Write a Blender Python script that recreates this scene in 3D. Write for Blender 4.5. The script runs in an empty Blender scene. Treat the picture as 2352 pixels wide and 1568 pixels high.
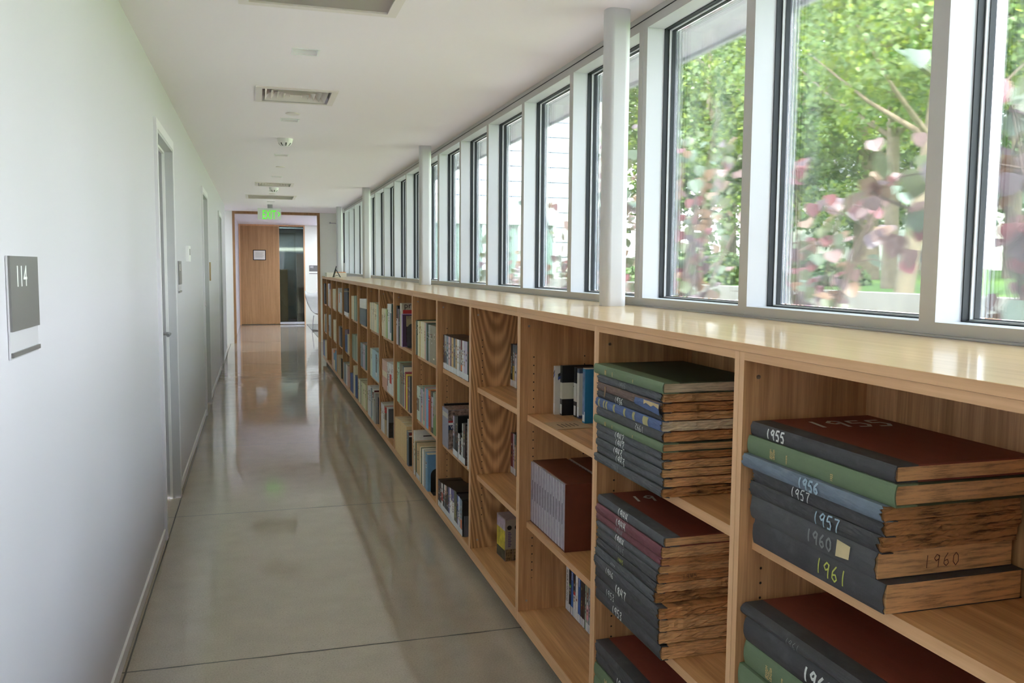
import bpy, bmesh, math, random
import numpy as np
from mathutils import Vector, Matrix

S = bpy.context.scene
COL = S.collection
rnd = random.Random(11)

# ------------------------------------------------------------------ camera
YAW, PITCH, ROLL, FPX = 0.2895108, 0.08565185, 0.00796735, 1972.95
EYE = 1.442
cd = bpy.data.cameras.new('camera'); cam = bpy.data.objects.new('camera', cd); COL.objects.link(cam)
fw = Vector((math.sin(YAW)*math.cos(PITCH), math.cos(YAW)*math.cos(PITCH), -math.sin(PITCH)))
r0 = Vector((math.cos(YAW), -math.sin(YAW), 0)); u0 = r0.cross(fw)
rt = math.cos(ROLL)*r0 + math.sin(ROLL)*u0; up = -math.sin(ROLL)*r0 + math.cos(ROLL)*u0
m = Matrix(((rt.x, up.x, -fw.x, 0), (rt.y, up.y, -fw.y, 0), (rt.z, up.z, -fw.z, EYE), (0, 0, 0, 1)))
cam.matrix_world = m
cd.sensor_fit = 'HORIZONTAL'; cd.sensor_width = 36; cd.lens = FPX/2352*36
cd.clip_start = 0.05; cd.clip_end = 300
S.camera = cam

# ------------------------------------------------------------------ world, sun, exposure
W = bpy.data.worlds.new('sky'); S.world = W; W.use_nodes = True
wn = W.node_tree.nodes; wl = W.node_tree.links
bg = wn['Background']
tc = wn.new('ShaderNodeTexCoord'); sx = wn.new('ShaderNodeSeparateXYZ'); wl.new(tc.outputs['Generated'], sx.inputs[0])
cr = wn.new('ShaderNodeValToRGB'); wl.new(sx.outputs['Z'], cr.inputs[0])
cr.color_ramp.elements[0].position = 0.0; cr.color_ramp.elements[0].color = (0.95, 0.94, 1.0, 1)
cr.color_ramp.elements[1].position = 0.8; cr.color_ramp.elements[1].color = (0.66, 0.78, 1.0, 1)
wl.new(cr.outputs[0], bg.inputs[0]); bg.inputs[1].default_value = 4.0
sd = bpy.data.lights.new('sun', 'SUN'); sd.energy = 5.0; sd.angle = math.radians(4); sd.color = (1.0, 0.95, 0.84)
sun = bpy.data.objects.new('sun', sd); COL.objects.link(sun)
sun.rotation_euler = Vector((0.22, 0.72, -0.92)).to_track_quat('-Z', 'Y').to_euler()
S.view_settings.view_transform = 'Standard'; S.view_settings.look = 'None'
S.view_settings.gamma = 1.0; S.view_settings.use_curve_mapping = False
S.view_settings.exposure = 2.62
c_ = S.cycles
c_.use_denoising = True; c_.max_bounces = 12; c_.diffuse_bounces = 8; c_.glossy_bounces = 4
c_.transparent_max_bounces = 24; c_.sample_clamp_indirect = 8; c_.caustics_reflective = False; c_.caustics_refractive = False

# ------------------------------------------------------------------ materials
def lin(c):
    return tuple((x/255/12.92 if x/255 <= 0.04045 else ((x/255+0.055)/1.055)**2.4) for x in c) + (1,)

class NT:
    def __init__(s, name):
        s.m = bpy.data.materials.new(name); s.m.use_nodes = True
        s.n = s.m.node_tree.nodes; s.l = s.m.node_tree.links; s.b = s.n['Principled BSDF']
    def node(s, t, **k):
        x = s.n.new(t)
        for a, b in k.items(): setattr(x, a, b)
        return x
    def link(s, a, b): s.l.new(a, b)
    def math(s, op, a, b=None, c=None):
        x = s.n.new('ShaderNodeMath'); x.operation = op
        for i, v in enumerate((a, b, c)):
            if v is None: continue
            if isinstance(v, (int, float)): x.inputs[i].default_value = v
            else: s.l.new(v, x.inputs[i])
        return x.outputs[0]
    def noise(s, vec, scale, detail=3, rough=0.5):
        x = s.n.new('ShaderNodeTexNoise'); x.inputs['Scale'].default_value = scale
        x.inputs['Detail'].default_value = detail; x.inputs['Roughness'].default_value = rough
        if vec is not None: s.l.new(vec, x.inputs['Vector'])
        return x.outputs['Fac']
    def ramp(s, fac, stops):
        x = s.n.new('ShaderNodeValToRGB'); e = x.color_ramp.elements
        while len(e) < len(stops): e.new(0.5)
        for i, (p, c) in enumerate(stops): e[i].position = p; e[i].color = c
        s.l.new(fac, x.inputs[0]); return x.outputs[0]
    def mix(s, fac, a, b, mode='MIX'):
        x = s.n.new('ShaderNodeMix'); x.data_type = 'RGBA'; x.blend_type = mode
        for i, v in ((0, fac), (6, a), (7, b)):
            if isinstance(v, (int, float)): x.inputs[i].default_value = v
            elif isinstance(v, tuple): x.inputs[i].default_value = v
            else: s.l.new(v, x.inputs[i])
        return x.outputs[2]
    def mapping(s, scale, coord='Object', offset=None):
        t = s.n.new('ShaderNodeTexCoord'); v = t.outputs[coord]
        if offset is not None:
            a = s.n.new('ShaderNodeVectorMath'); a.operation = 'ADD'; s.l.new(v, a.inputs[0]); s.l.new(offset, a.inputs[1]); v = a.outputs[0]
        mp = s.n.new('ShaderNodeMapping'); mp.inputs['Scale'].default_value = scale; s.l.new(v, mp.inputs[0])
        return mp.outputs[0]
    def bump(s, h, strength, dist=0.01):
        x = s.n.new('ShaderNodeBump'); x.inputs['Strength'].default_value = strength; x.inputs['Distance'].default_value = dist
        s.l.new(h, x.inputs['Height']); s.l.new(x.outputs[0], s.b.inputs['Normal'])

MC = {}
def plain(name, c, rough=0.5, spec=0.5, metal=0, var=0.0, bump=0, vscale=30):
    key = (name, c, rough)
    if key in MC: return MC[key]
    t = NT(name); col = lin(c)
    t.b.inputs['Roughness'].default_value = rough; t.b.inputs['Specular IOR Level'].default_value = spec
    t.b.inputs['Metallic'].default_value = metal
    if var:
        n = t.noise(t.mapping((1, 1, 1)), vscale, 4)
        t.link(t.ramp(n, [(0.3, tuple(x*(1-var) for x in col[:3])+(1,)), (0.7, tuple(min(1, x*(1+var)) for x in col[:3])+(1,))]), t.b.inputs['Base Color'])
        if bump: t.bump(n, bump, 0.002)
    else: t.b.inputs['Base Color'].default_value = col
    MC[key] = t.m
    return t.m

def wood(name, axis, ca, cb, rough=0.45, cath=False, holes=False, coat=0.0, fine=1.0):
    t = NT(name)
    oi = t.node('ShaderNodeObjectInfo')
    off = t.math('MULTIPLY', oi.outputs['Random'], 13.0)
    cmb = t.node('ShaderNodeCombineXYZ')
    for i in range(3): t.link(off, cmb.inputs[i])
    st = {'X': (0.035, 1, 1), 'Y': (1, 0.035, 1), 'Z': (1, 1, 0.035)}[axis]
    v = t.mapping(st, offset=cmb.outputs[0])
    n1 = t.noise(v, 38*fine, 5, 0.6); n2 = t.noise(v, 260*fine, 3, 0.6); n3 = t.noise(v, 9, 2)
    f = t.math('ADD', t.math('MULTIPLY', n1, 0.6), t.math('ADD', t.math('MULTIPLY', n2, 0.22), t.math('MULTIPLY', n3, 0.18)))
    if cath:
        tco = t.node('ShaderNodeTexCoord'); sp = t.node('ShaderNodeSeparateXYZ'); t.link(tco.outputs['Object'], sp.inputs[0])
        nz = t.noise(t.mapping((1, 1, 0.4)), 5, 2)
        a = t.math('SUBTRACT', sp.outputs['X'], 0.12)
        q = t.math('MULTIPLY', t.math('MULTIPLY', a, a), -34.0)
        q = t.math('ADD', t.math('ADD', q, sp.outputs['Z']), t.math('MULTIPLY', nz, 0.28))
        w = t.math('SINE', t.math('MULTIPLY', q, 62.0))
        f = t.math('ADD', t.math('MULTIPLY', f, 0.75), t.math('MULTIPLY', t.math('ADD', t.math('MULTIPLY', w, 0.5), 0.5), 0.22))
    col = t.ramp(f, [(0.37, lin(cb)), (0.5, lin(tuple((a+b)/2 for a, b in zip(ca, cb)))), (0.63, lin(ca))])
    if holes:
        tco = t.node('ShaderNodeTexCoord'); sp = t.node('ShaderNodeSeparateXYZ'); t.link(tco.outputs['Object'], sp.inputs[0])
        dz = t.math('MULTIPLY', t.math('SUBTRACT', t.math('FRACT', t.math('DIVIDE', sp.outputs['Z'], 0.032)), 0.5), 0.032)
        dxa = t.math('SUBTRACT', sp.outputs['X'], 0.055); dxb = t.math('SUBTRACT', sp.outputs['X'], 0.262)
        dx = t.math('MINIMUM', t.math('ABSOLUTE', dxa), t.math('ABSOLUTE', dxb))
        r = t.math('SQRT', t.math('ADD', t.math('MULTIPLY', dx, dx), t.math('MULTIPLY', dz, dz)))
        hm = t.math('LESS_THAN', r, 0.0028)
        zm = t.math('MULTIPLY', t.math('GREATER_THAN', sp.outputs['Z'], 0.24), t.math('LESS_THAN', sp.outputs['Z'], 1.12))
        col = t.mix(t.math('MULTIPLY', hm, zm), col, lin((30, 22, 15)))
    t.link(col, t.b.inputs['Base Color'])
    t.b.inputs['Roughness'].default_value = rough
    t.b.inputs['Coat Weight'].default_value = coat; t.b.inputs['Coat Roughness'].default_value = 0.09
    t.bump(f, 0.12, 0.002)
    return t.m

OAK_A, OAK_B = (222, 172, 122), (160, 113, 71)
M = {}
M['oak_side'] = wood('oak_side', 'Z', OAK_A, OAK_B, holes=True)
M['oak_cath'] = wood('oak_cathedral', 'Z', (218, 170, 120), (154, 110, 70), cath=True, holes=True)
M['oak_back'] = wood('oak_back', 'Z', (218, 172, 122), (156, 112, 70))
M['oak_shelf'] = wood('oak_shelf', 'Y', (224, 174, 120), (176, 126, 78), 0.4)
M['oak_edge_y'] = wood('oak_edge_lengthwise', 'Y', (226, 180, 134), (200, 152, 107), 0.45, fine=0.7)
M['oak_edge_z'] = wood('oak_edge_upright', 'Z', (228, 184, 140), (206, 158, 114), 0.45, fine=0.7)
M['oak_top'] = wood('oak_worktop', 'Y', (226, 192, 140), (204, 168, 114), 0.3, coat=0.45)
M['oak_door'] = wood('oak_door', 'Z', (188, 148, 104), (160, 120, 78), 0.4)
M['oak_trim'] = wood('oak_trim', 'Z', (176, 136, 92), (146, 108, 68), 0.5)

def paint(name, c, rough=0.55, bump=0.02):
    t = NT(name); t.b.inputs['Base Color'].default_value = lin(c); t.b.inputs['Roughness'].default_value = rough
    t.b.inputs['Specular IOR Level'].default_value = 0.3
    t.bump(t.noise(t.mapping((1, 1, 1)), 220, 3), bump, 0.002); return t.m
M['wall'] = paint('wall_paint', (203, 200, 206), 0.42)
M['wall_end'] = paint('end_wall_paint', (236, 238, 228))
M['ceil'] = paint('ceiling_paint', (245, 238, 242), 0.7)
M['trimw'] = paint('trim_paint', (224, 222, 226), 0.35, 0.0)
M['doorw'] = paint('door_paint', (196, 196, 198), 0.4, 0.0)
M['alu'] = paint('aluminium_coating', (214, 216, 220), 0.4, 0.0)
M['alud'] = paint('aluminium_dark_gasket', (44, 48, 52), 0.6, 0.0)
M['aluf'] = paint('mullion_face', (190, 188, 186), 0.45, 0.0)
M['steel'] = plain('brushed_steel', (170, 170, 172), 0.3, metal=1)
M['column'] = paint('column_paint', (206, 206, 208), 0.4, 0.02)
M['vent'] = paint('vent_enamel', (232, 224, 220), 0.45, 0.0)
M['ventdark'] = plain('vent_inside', (90, 92, 94), 0.7)
M['fixture'] = paint('fixture_enamel', (240, 240, 240), 0.4, 0.0)
M['black'] = plain('black_metal', (26, 26, 26), 0.4)
M['black_steel'] = plain('dark_grey_steel', (74, 76, 80), 0.42, var=0.1)
M['signgrey'] = plain('sign_grey', (112, 110, 108), 0.35)
M['white'] = plain('white_plastic', (238, 238, 236), 0.4)
M['paper'] = plain('paper', (230, 226, 218), 0.7)
M['gold'] = plain('gold_lettering', (206, 178, 120), 0.4)
M['chalk'] = plain('white_lettering_paint', (214, 216, 212), 0.7)
M['chalkdim'] = plain('worn_lettering_paint', (128, 130, 130), 0.8)
M['chalkblue'] = plain('pale_blue_lettering_paint', (156, 178, 194), 0.8)
M['chalkyel'] = plain('yellow_lettering_paint', (188, 192, 92), 0.7)
M['ink'] = plain('faded_ink', (96, 52, 34), 0.8)
M['inkblack'] = plain('printed_black', (40, 40, 42), 0.6)

def glass(name, tint=(0.94, 0.98, 0.96), refl=0.9):
    t = NT(name); t.n.remove(t.b)
    tr = t.node('ShaderNodeBsdfTransparent'); tr.inputs[0].default_value = tint+(1,)
    gl = t.node('ShaderNodeBsdfGlossy'); gl.inputs['Roughness'].default_value = 0.01; gl.inputs[0].default_value = (1, 1, 1, 1)
    fr = t.node('ShaderNodeFresnel'); fr.inputs[0].default_value = 1.5
    mx = t.node('ShaderNodeMixShader'); t.link(t.math('MULTIPLY', fr.outputs[0], refl), mx.inputs[0])
    t.link(tr.outputs[0], mx.inputs[1]); t.link(gl.outputs[0], mx.inputs[2])
    t.link(mx.outputs[0], t.n['Material Output'].inputs['Surface'])
    return t.m
M['glass'] = glass('window_glass')
def frosted():
    t = NT('added_skylight_frost'); t.n.remove(t.b); d = t.node('ShaderNodeBsdfTranslucent'); d.inputs[0].default_value = (.95, .97, .97, 1)
    t.link(d.outputs[0], t.n['Material Output'].inputs['Surface']); return t.m
M['frost'] = frosted()
M['glassdark'] = glass('tinted_glass', (0.75, 0.8, 0.8), 1.0)

def emit(name, c, s):
    t = NT(name); t.b.inputs['Base Color'].default_value = lin(c); t.b.inputs['Emission Color'].default_value = lin(c)
    t.b.inputs['Emission Strength'].default_value = s; return t.m
M['exit'] = emit('exit_green', (80, 235, 30), 0.13)

def floor_mat():
    t = NT('polished_concrete')
    v = t.mapping((1, 1, 1))
    n1 = t.noise(v, 1.1, 4, 0.6); n2 = t.noise(v, 7, 6, 0.65); n3 = t.noise(v, 160, 4, 0.7)
    col = t.ramp(n1, [(0.3, lin((160, 151, 136))), (0.5, lin((176, 166, 150))), (0.72, lin((186, 172, 154)))])
    col = t.mix(0.5, col, t.ramp(n2, [(0.3, lin((158, 150, 138))), (0.7, lin((188, 176, 158)))]))
    col = t.mix(0.35, col, t.ramp(n3, [(0.3, lin((120, 116, 106))), (0.55, lin((182, 172, 156))), (0.75, lin((200, 188, 170)))]))
    # pits
    vo = t.node('ShaderNodeTexVoronoi'); vo.inputs['Scale'].default_value = 60; t.link(v, vo.inputs['Vector'])
    pit = t.math('MULTIPLY', t.math('LESS_THAN', vo.outputs['Distance'], 0.10), t.math('GREATER_THAN', t.noise(v, 2.5, 3), 0.53))
    col = t.mix(t.math('MULTIPLY', pit, 0.6), col, lin((84, 80, 70)))
    sp = t.node('ShaderNodeSeparateXYZ'); t.link(v, sp.inputs[0])
    wob = t.math('MULTIPLY', t.math('SUBTRACT', t.noise(v, 12, 5, 0.7), 0.5), 0.012)
    yy = t.math('ADD', t.math('ADD', sp.outputs['Y'], t.math('MULTIPLY', sp.outputs['X'], 0.004)), wob)
    d = t.math('ABSOLUTE', t.math('SUBTRACT', t.math('FRACT', t.math('ADD', t.math('DIVIDE', t.math('SUBTRACT', yy, 3.20), 1.975), 0.5)), 0.5))
    j1 = t.math('LESS_THAN', t.math('MULTIPLY', d, 1.975), 0.0042)
    j2 = t.math('LESS_THAN', t.math('ABSOLUTE', t.math('ADD', t.math('ADD', sp.outputs['X'], 0.467), t.math('MULTIPLY', wob, 0.4))), 0.0032)
    j = t.math('MAXIMUM', j1, j2)
    col = t.mix(j, col, lin((60, 54, 44)))
    t.link(col, t.b.inputs['Base Color'])
    r = t.math('ADD', t.math('MULTIPLY', n2, 0.09), 0.02)
    r = t.math('ADD', r, t.math('MULTIPLY', j, 0.4))
    t.link(r, t.b.inputs['Roughness']); t.b.inputs['Specular IOR Level'].default_value = 0.75
    t.bump(t.noise(v, 3.0, 2), 0.05, 0.02)
    return t.m
M['floor'] = floor_mat()

# ------------------------------------------------------------------ mesh helpers
class MB:
    def __init__(s): s.v = []; s.f = []; s.mi = []; s.mats = []
    def mat(s, m):
        if m not in s.mats: s.mats.append(m)
        return s.mats.index(m)
    def face(s, pts, m):
        b = len(s.v); s.v += [tuple(p) for p in pts]; s.f.append(tuple(range(b, b+len(pts)))); s.mi.append(s.mat(m)); return s
    def box(s, x0, x1, y0, y1, z0, z1, m, front=None, **k):
        """front: material of the -X face; k: py/ny/pz/nz/px per-face overrides"""
        b = len(s.v)
        s.v += [(x0,y0,z0),(x1,y0,z0),(x1,y1,z0),(x0,y1,z0),(x0,y0,z1),(x1,y0,z1),(x1,y1,z1),(x0,y1,z1)]
        F = [((0,3,2,1),'nz'),((4,5,6,7),'pz'),((0,1,5,4),'ny'),((2,3,7,6),'py'),((1,2,6,5),'px'),((3,0,4,7),'nx')]
        if front: k['nx'] = front
        for f, n in F: s.f.append(tuple(b+i for i in f)); s.mi.append(s.mat(k.get(n, m)))
        return s
    def grid(s, P, m, close=False, flip=False):
        """P: list of rows of points"""
        b = len(s.v); R, C = len(P), len(P[0])
        for r in P: s.v += [tuple(p) for p in r]
        k = s.mat(m) if not callable(m) else None
        for i in range(R-1):
            for j in range(C if close else C-1):
                q = (b+i*C+j, b+i*C+(j+1) % C, b+(i+1)*C+(j+1) % C, b+(i+1)*C+j)
                s.f.append(q[::-1] if flip else q); s.mi.append(k if k is not None else s.mat(m(i, j)))
        return s
    def cyl(s, c, r, h, m, axis='Z', n=20, r2=None):
        r2 = r if r2 is None else r2
        b = len(s.v); c = Vector(c)
        ax = {'X': (Vector((0,1,0)), Vector((0,0,1)), Vector((1,0,0))), 'Y': (Vector((0,0,1)), Vector((1,0,0)), Vector((0,1,0))), 'Z': (Vector((1,0,0)), Vector((0,1,0)), Vector((0,0,1)))}[axis]
        for k, rr in ((0, r), (1, r2)):
            for i in range(n):
                a = 2*math.pi*i/n; s.v.append(tuple(c + ax[0]*rr*math.cos(a) + ax[1]*rr*math.sin(a) + ax[2]*h*k))
        mi = s.mat(m)
        for i in range(n): s.f.append((b+i, b+(i+1) % n, b+n+(i+1) % n, b+n+i)); s.mi.append(mi)
        s.f.append(tuple(b+i for i in range(n))[::-1]); s.mi.append(mi)
        s.f.append(tuple(b+n+i for i in range(n))); s.mi.append(mi)
        return s
    def tube(s, pts, rad, m, n=6):
        """tapered tube through points; rad list or scalar"""
        pts = [Vector(p) for p in pts]; N = len(pts)
        if not isinstance(rad, (list, tuple)): rad = [rad]*N
        rows = []
        for i, p in enumerate(pts):
            d = (pts[min(i+1, N-1)] - pts[max(i-1, 0)]).normalized()
            a = d.orthogonal().normalized() if i == 0 else (a - d*a.dot(d)).normalized()
            bb = d.cross(a)
            rows.append([p + (a*math.cos(2*math.pi*j/n) + bb*math.sin(2*math.pi*j/n))*rad[i] for j in range(n)])
        s.grid(rows, m, close=True)
        s.face(rows[0][::-1], m); s.face(rows[-1], m)
        return s
    def ribbon(s, pts, w, nrm, m, off=0.0):
        """flat stroke of width w following pts on a surface with normal nrm"""
        nrm = Vector(nrm); pts = [Vector(p)+nrm*off for p in pts]; L = []; Rr = []
        for i, p in enumerate(pts):
            d = (pts[min(i+1, len(pts)-1)] - pts[max(i-1, 0)])
            if d.length < 1e-9: d = Vector((0, 0, 1))
            q = d.normalized().cross(nrm)*w/2; L.append(p-q); Rr.append(p+q)
        return s.grid([L, Rr], m)
    def build(s, name, parent=None, smooth=False, loc=None):
        me = bpy.data.meshes.new(name)
        o = bpy.data.objects.new(name, me); COL.objects.link(o)
        v = s.v
        if loc is not None: v = [(a-loc[0], b-loc[1], c-loc[2]) for a, b, c in v]
        me.from_pydata(v, [], s.f); me.update()
        for mm in s.mats: me.materials.append(mm)
        me.polygons.foreach_set('material_index', s.mi)
        if smooth: me.polygons.foreach_set('use_smooth', [True]*len(s.f))
        if loc is not None: o.location = loc
        if parent is not None: o.parent = parent
        return o

def bevel(o, w, seg=2):
    b = o.modifiers.new('bevel', 'BEVEL'); b.width = w; b.segments = seg; b.limit_method = 'ANGLE'; return o
def tag(o, label, cat, group=None):
    o['label'] = label; o['category'] = cat
    if group: o['group'] = group
    return o
def empty(name, loc, label=None, cat=None, group=None, rz=0):
    o = bpy.data.objects.new(name, None); COL.objects.link(o); o.location = loc; o.rotation_euler = (0, 0, rz)
    o.empty_display_size = 0.1
    if label: tag(o, label, cat, group)
    return o
def struct(o, label):
    o['kind'] = 'structure'; o['label'] = label; return o

def text_mesh(body, size, mat, name, parent, mw, extrude=0.0002, align='LEFT', space=1.0, xs=1.0):
    cu = bpy.data.curves.new('txt', 'FONT'); cu.body = body; cu.size = size; cu.extrude = extrude
    cu.align_x = align; cu.resolution_u = 2; cu.space_line = space
    o = bpy.data.objects.new('txt', cu); COL.objects.link(o)
    dg = bpy.context.evaluated_depsgraph_get(); dg.update()
    me = bpy.data.meshes.new_from_object(o.evaluated_get(dg)); me.materials.clear(); me.materials.append(mat)
    bpy.data.objects.remove(o); bpy.data.curves.remove(cu)
    me.transform(mw @ Matrix.Diagonal((xs, 1, 1, 1)))
    r = bpy.data.objects.new(name, me); COL.objects.link(r)
    if parent is not None: r.parent = parent
    return r
def frame_mat(o, u, v):
    """matrix whose local x runs along u, local y along v, at o"""
    u = Vector(u).normalized(); v = Vector(v).normalized(); n = u.cross(v)
    return Matrix(((u.x, v.x, n.x, o[0]), (u.y, v.y, n.y, o[1]), (u.z, v.z, n.z, o[2]), (0, 0, 0, 1)))

# ------------------------------------------------------------------ the setting
ZC = 2.44; XL = -0.484; XW = 1.48; YB = -6.0; YE = 16.7; YD = 21.9
def slab(mb, x0, x1, y0, y1, z0, z1, m, holes):
    xs = sorted({x0, x1, *[h[0] for h in holes], *[h[1] for h in holes]})
    ys = sorted({y0, y1, *[h[2] for h in holes], *[h[3] for h in holes]})
    inh = lambda a, b, c, d: any(h[0] <= a+1e-6 and b <= h[1]+1e-6 and h[2] <= c+1e-6 and d <= h[3]+1e-6 for h in holes)
    for i in range(len(xs)-1):
        j = 0
        while j < len(ys)-1:
            if inh(xs[i], xs[i+1], ys[j], ys[j+1]): j += 1; continue
            k = j
            while k < len(ys)-1 and not inh(xs[i], xs[i+1], ys[k], ys[k+1]): k += 1
            mb.box(xs[i], xs[i+1], ys[j], ys[k], z0, z1, m); j = k
    return mb

b = MB().box(-2.6, 1.49, YB, 15.2, -.12, 0, M['floor']).box(-2.6, 1.95, 15.2, 22.6, -.12, 0, M['floor'])
struct(b.build('floor'), 'polished grey concrete floor with saw cut joints')

LIGHTS = [(0.24, 4.225 + 1.965*k) for k in range(-5, 6)] + [(0.24, 18.4), (0.24, 20.4)]
DIFF = [(0.244, 5.32, .228), (0.236, 11.1, .228)]
GRIL = [(0.253, 3.225, .30), (0.226, 13.13, .352)]
holes = [(x-.058, x+.058, y-.056, y+.056) for x, y in LIGHTS]
holes += [(x-r+.03, x+r-.03, y-r+.03, y+r-.03) for x, y, r in DIFF+GRIL]
b = MB(); slab(b, -.62, 1.60, YB, YE, ZC, ZC+.16, M['ceil'], holes[:11] + holes[13:])
SK1 = (1.40, 1.83, 17.2, 21.2); SK2 = (-2.1, -1.25, 15.5, 16.3)  # openings for skylights out of view, added to brighten the far end
slab(b, -.62, 2.0, YE, 22.6, ZC, ZC+.16, M['ceil'], [holes[11], holes[12], SK1])
slab(b, -2.7, -.62, 15.1, YE+.2, ZC, ZC+.16, M['ceil'], [SK2])
struct(b.build('ceiling'), 'smooth white plaster ceiling')

DOORS = [(4.79, 5.625), (8.72, 9.52), (12.49, 13.30)]
DH = 2.134
b = MB(); y = YB
for a, c in DOORS:
    b.box(XL-.16, XL, y, a, 0, ZC, M['wall']); b.box(XL-.16, XL, a, c, DH, ZC, M['wall']); y = c
b.box(XL-.16, XL, y, 15.2, 0, ZC, M['wall'])
struct(b.build('wall_left'), 'long white corridor wall with recessed doors')
b = MB(); y = YB
for a, c in DOORS:
    b.box(XL, XL+.006, y, a-.05, 0.004, .058, M['trimw']); b.box(XL, XL+.009, y, a-.05, .058, .061, M['white']); y = c+.05  # whiter top lip paints in the light caught by the edge
b.box(XL, XL+.006, y, 15.2, 0.004, .058, M['trimw']); b.box(XL, XL+.009, y, 15.2, .058, .061, M['white'])
struct(b.build('baseboard_left'), 'low white baseboard along the left wall')
for i, (a, c) in enumerate(DOORS):
    d = struct(MB().box(-.60, -.56, a+.02, c-.02, .012, DH-.02, M['doorw']).build('door_%d' % (i+1)), 'white flush door set deep in the left wall')
    cs = MB(); f = XL+.016
    cs.box(XL-.02, f, a-.05, a, 0, DH+.05, M['trimw']).box(XL-.02, f, c, c+.05, 0, DH+.05, M['trimw']).box(XL-.02, f, a, c, DH, DH+.05, M['trimw'])
    cs.build('door_casing', d)
    jb = MB()
    jb.box(XL-.15, XL+.014, a, a+.016, 0, DH, M['doorw']).box(XL-.15, XL+.014, c-.016, c, 0, DH, M['doorw']).box(XL-.15, XL+.014, a+.016, c-.016, DH-.016, DH, M['doorw'])
    jb.box(-.53, -.515, a+.016, a+.03, 0, DH-.016, M['white']).box(-.53, -.515, c-.03, c-.016, 0, DH-.016, M['white']).box(-.53, -.515, a+.03, c-.03, DH-.03, DH-.016, M['white'])
    jb.build('door_jamb', d)
    h = MB(); h.cyl((-.56, c-.09, 1.03), .026, .012, M['steel'], 'X'); h.cyl((-.56, c-.09, 1.03), .010, .058, M['steel'], 'X')
    h.tube([(-.505, c-.09, 1.03), (-.503, c-.12, 1.03), (-.503, c-.21, 1.028)], .010, M['steel'], 8)
    h.build('door_handle', d, smooth=False)

# end wall with full height framed opening, alcove and far doors
b = MB().box(-2.6, -.40, YE, YE+.15, 0, ZC, M['wall_end']).box(1.165, 1.95, YE, YE+.15, 0, ZC, M['wall_end'])
struct(b.build('wall_end'), 'pale end wall beside the framed opening')
b = MB().box(-.402, -.36, YE-.012, YE+.16, 0, ZC-.001, M['oak_trim']).box(1.128, 1.17, YE-.012, YE+.16, 0, ZC-.001, M['oak_trim']).box(-.36, 1.128, YE-.012, YE+.16, ZC-.045, ZC-.001, M['oak_trim'])
struct(b.build('trim_1'), 'thin oak frame around the opening at the corridor end')
b = MB().box(-.52, -.40, YE+.15, YD, 0, ZC, M['wall']); struct(b.build('wall_alcove'), 'white side wall beyond the framed opening')
b = MB().box(1.17, 2.0, YD, YD+.15, 0, ZC, M['wall_end']).box(-.52, -.385, YD, YD+.15, 0, ZC, M['wall'])
struct(b.build('wall_back'), 'white wall around the far doors')
b = MB().box(1.85, 1.95, YE+.15, YE+.3, 0, ZC, M['wall']).box(1.85, 1.95, 18.5, YD, 0, ZC, M['wall']).box(1.85, 1.95, YE+.3, 18.5, 0, .25, M['wall']).box(1.85, 1.95, YE+.3, 18.5, 2.38, ZC, M['wall'])
struct(b.build('wall_alcove_right'), 'white wall with an added, unseen side window beyond the opening')
struct(MB().box(1.895, 1.901, YE+.3, 18.5, .25, 2.38, M['glass']).build('window_60'), 'unseen side window added to bring light beyond the opening')  # out of view, added to let light into the alcove
b = MB().box(-2.7, -2.6, 15.2, YE+.2, 0, ZC, M['wall']).box(-2.6, XL-.16, 15.1, 15.2, 0, ZC, M['wall'])
struct(b.build('wall_side_passage'), 'white wall of the side passage')

# far doors: oak leaf on the left, dark glass on the right
d = struct(MB().box(-.355, .546, YD+.03, YD+.075, .012, 2.405, M['oak_door']).build('door_4'), 'tall oak door leaf at the far end')
MB().box(-.385, -.355, YD-.006, YD+.15, 0, 2.44, M['oak_edge_z']).box(1.14, 1.17, YD-.006, YD+.15, 0, 2.44, M['oak_edge_z']).box(-.355, 1.14, YD-.006, YD+.15, 2.405, 2.44, M['oak_edge_y']).build('door_frame', d)
g = struct(MB().box(.556, 1.136, YD+.05, YD+.06, .06, 2.40, M['glassdark']).build('window_61'), 'tall dark glass panel beside the far oak door')
MB().box(.546, .558, YD+.03, YD+.08, .012, 2.405, M['oak_edge_z']).box(.558, 1.14, YD+.0, YD+.08, .012, .06, M['alu']).build('glazing_frame', g)
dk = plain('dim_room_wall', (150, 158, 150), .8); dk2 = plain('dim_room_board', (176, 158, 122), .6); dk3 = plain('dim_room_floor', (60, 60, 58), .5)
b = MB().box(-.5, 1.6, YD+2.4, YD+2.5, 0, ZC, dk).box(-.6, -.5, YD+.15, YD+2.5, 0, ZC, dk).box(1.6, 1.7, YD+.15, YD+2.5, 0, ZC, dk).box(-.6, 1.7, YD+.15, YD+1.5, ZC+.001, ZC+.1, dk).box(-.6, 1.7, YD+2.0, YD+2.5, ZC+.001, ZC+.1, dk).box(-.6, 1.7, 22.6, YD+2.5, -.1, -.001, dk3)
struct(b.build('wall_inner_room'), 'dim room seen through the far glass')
cbn = MB().box(1.0, 1.38, YD+.6, YD+1.0, .02, 1.75, dk2).build('tall_panel_box'); tag(cbn, 'tall olive brown panel box added behind the dark glass on the right', 'panel box')  # added boxes stand in for the olive panels showing in the glass
cbn = MB().box(.45, .78, YD+.9, YD+1.3, .02, 1.35, dk2).build('low_panel_box'); tag(cbn, 'lower olive brown panel box added behind the dark glass next to the oak door', 'panel box')

# wall behind the camera
b = MB().box(-.62, 1.6, YB-.12, YB, 0, ZC, M['wall']); struct(b.build('wall_behind'), 'plain white wall at the near end of the corridor')

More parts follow.
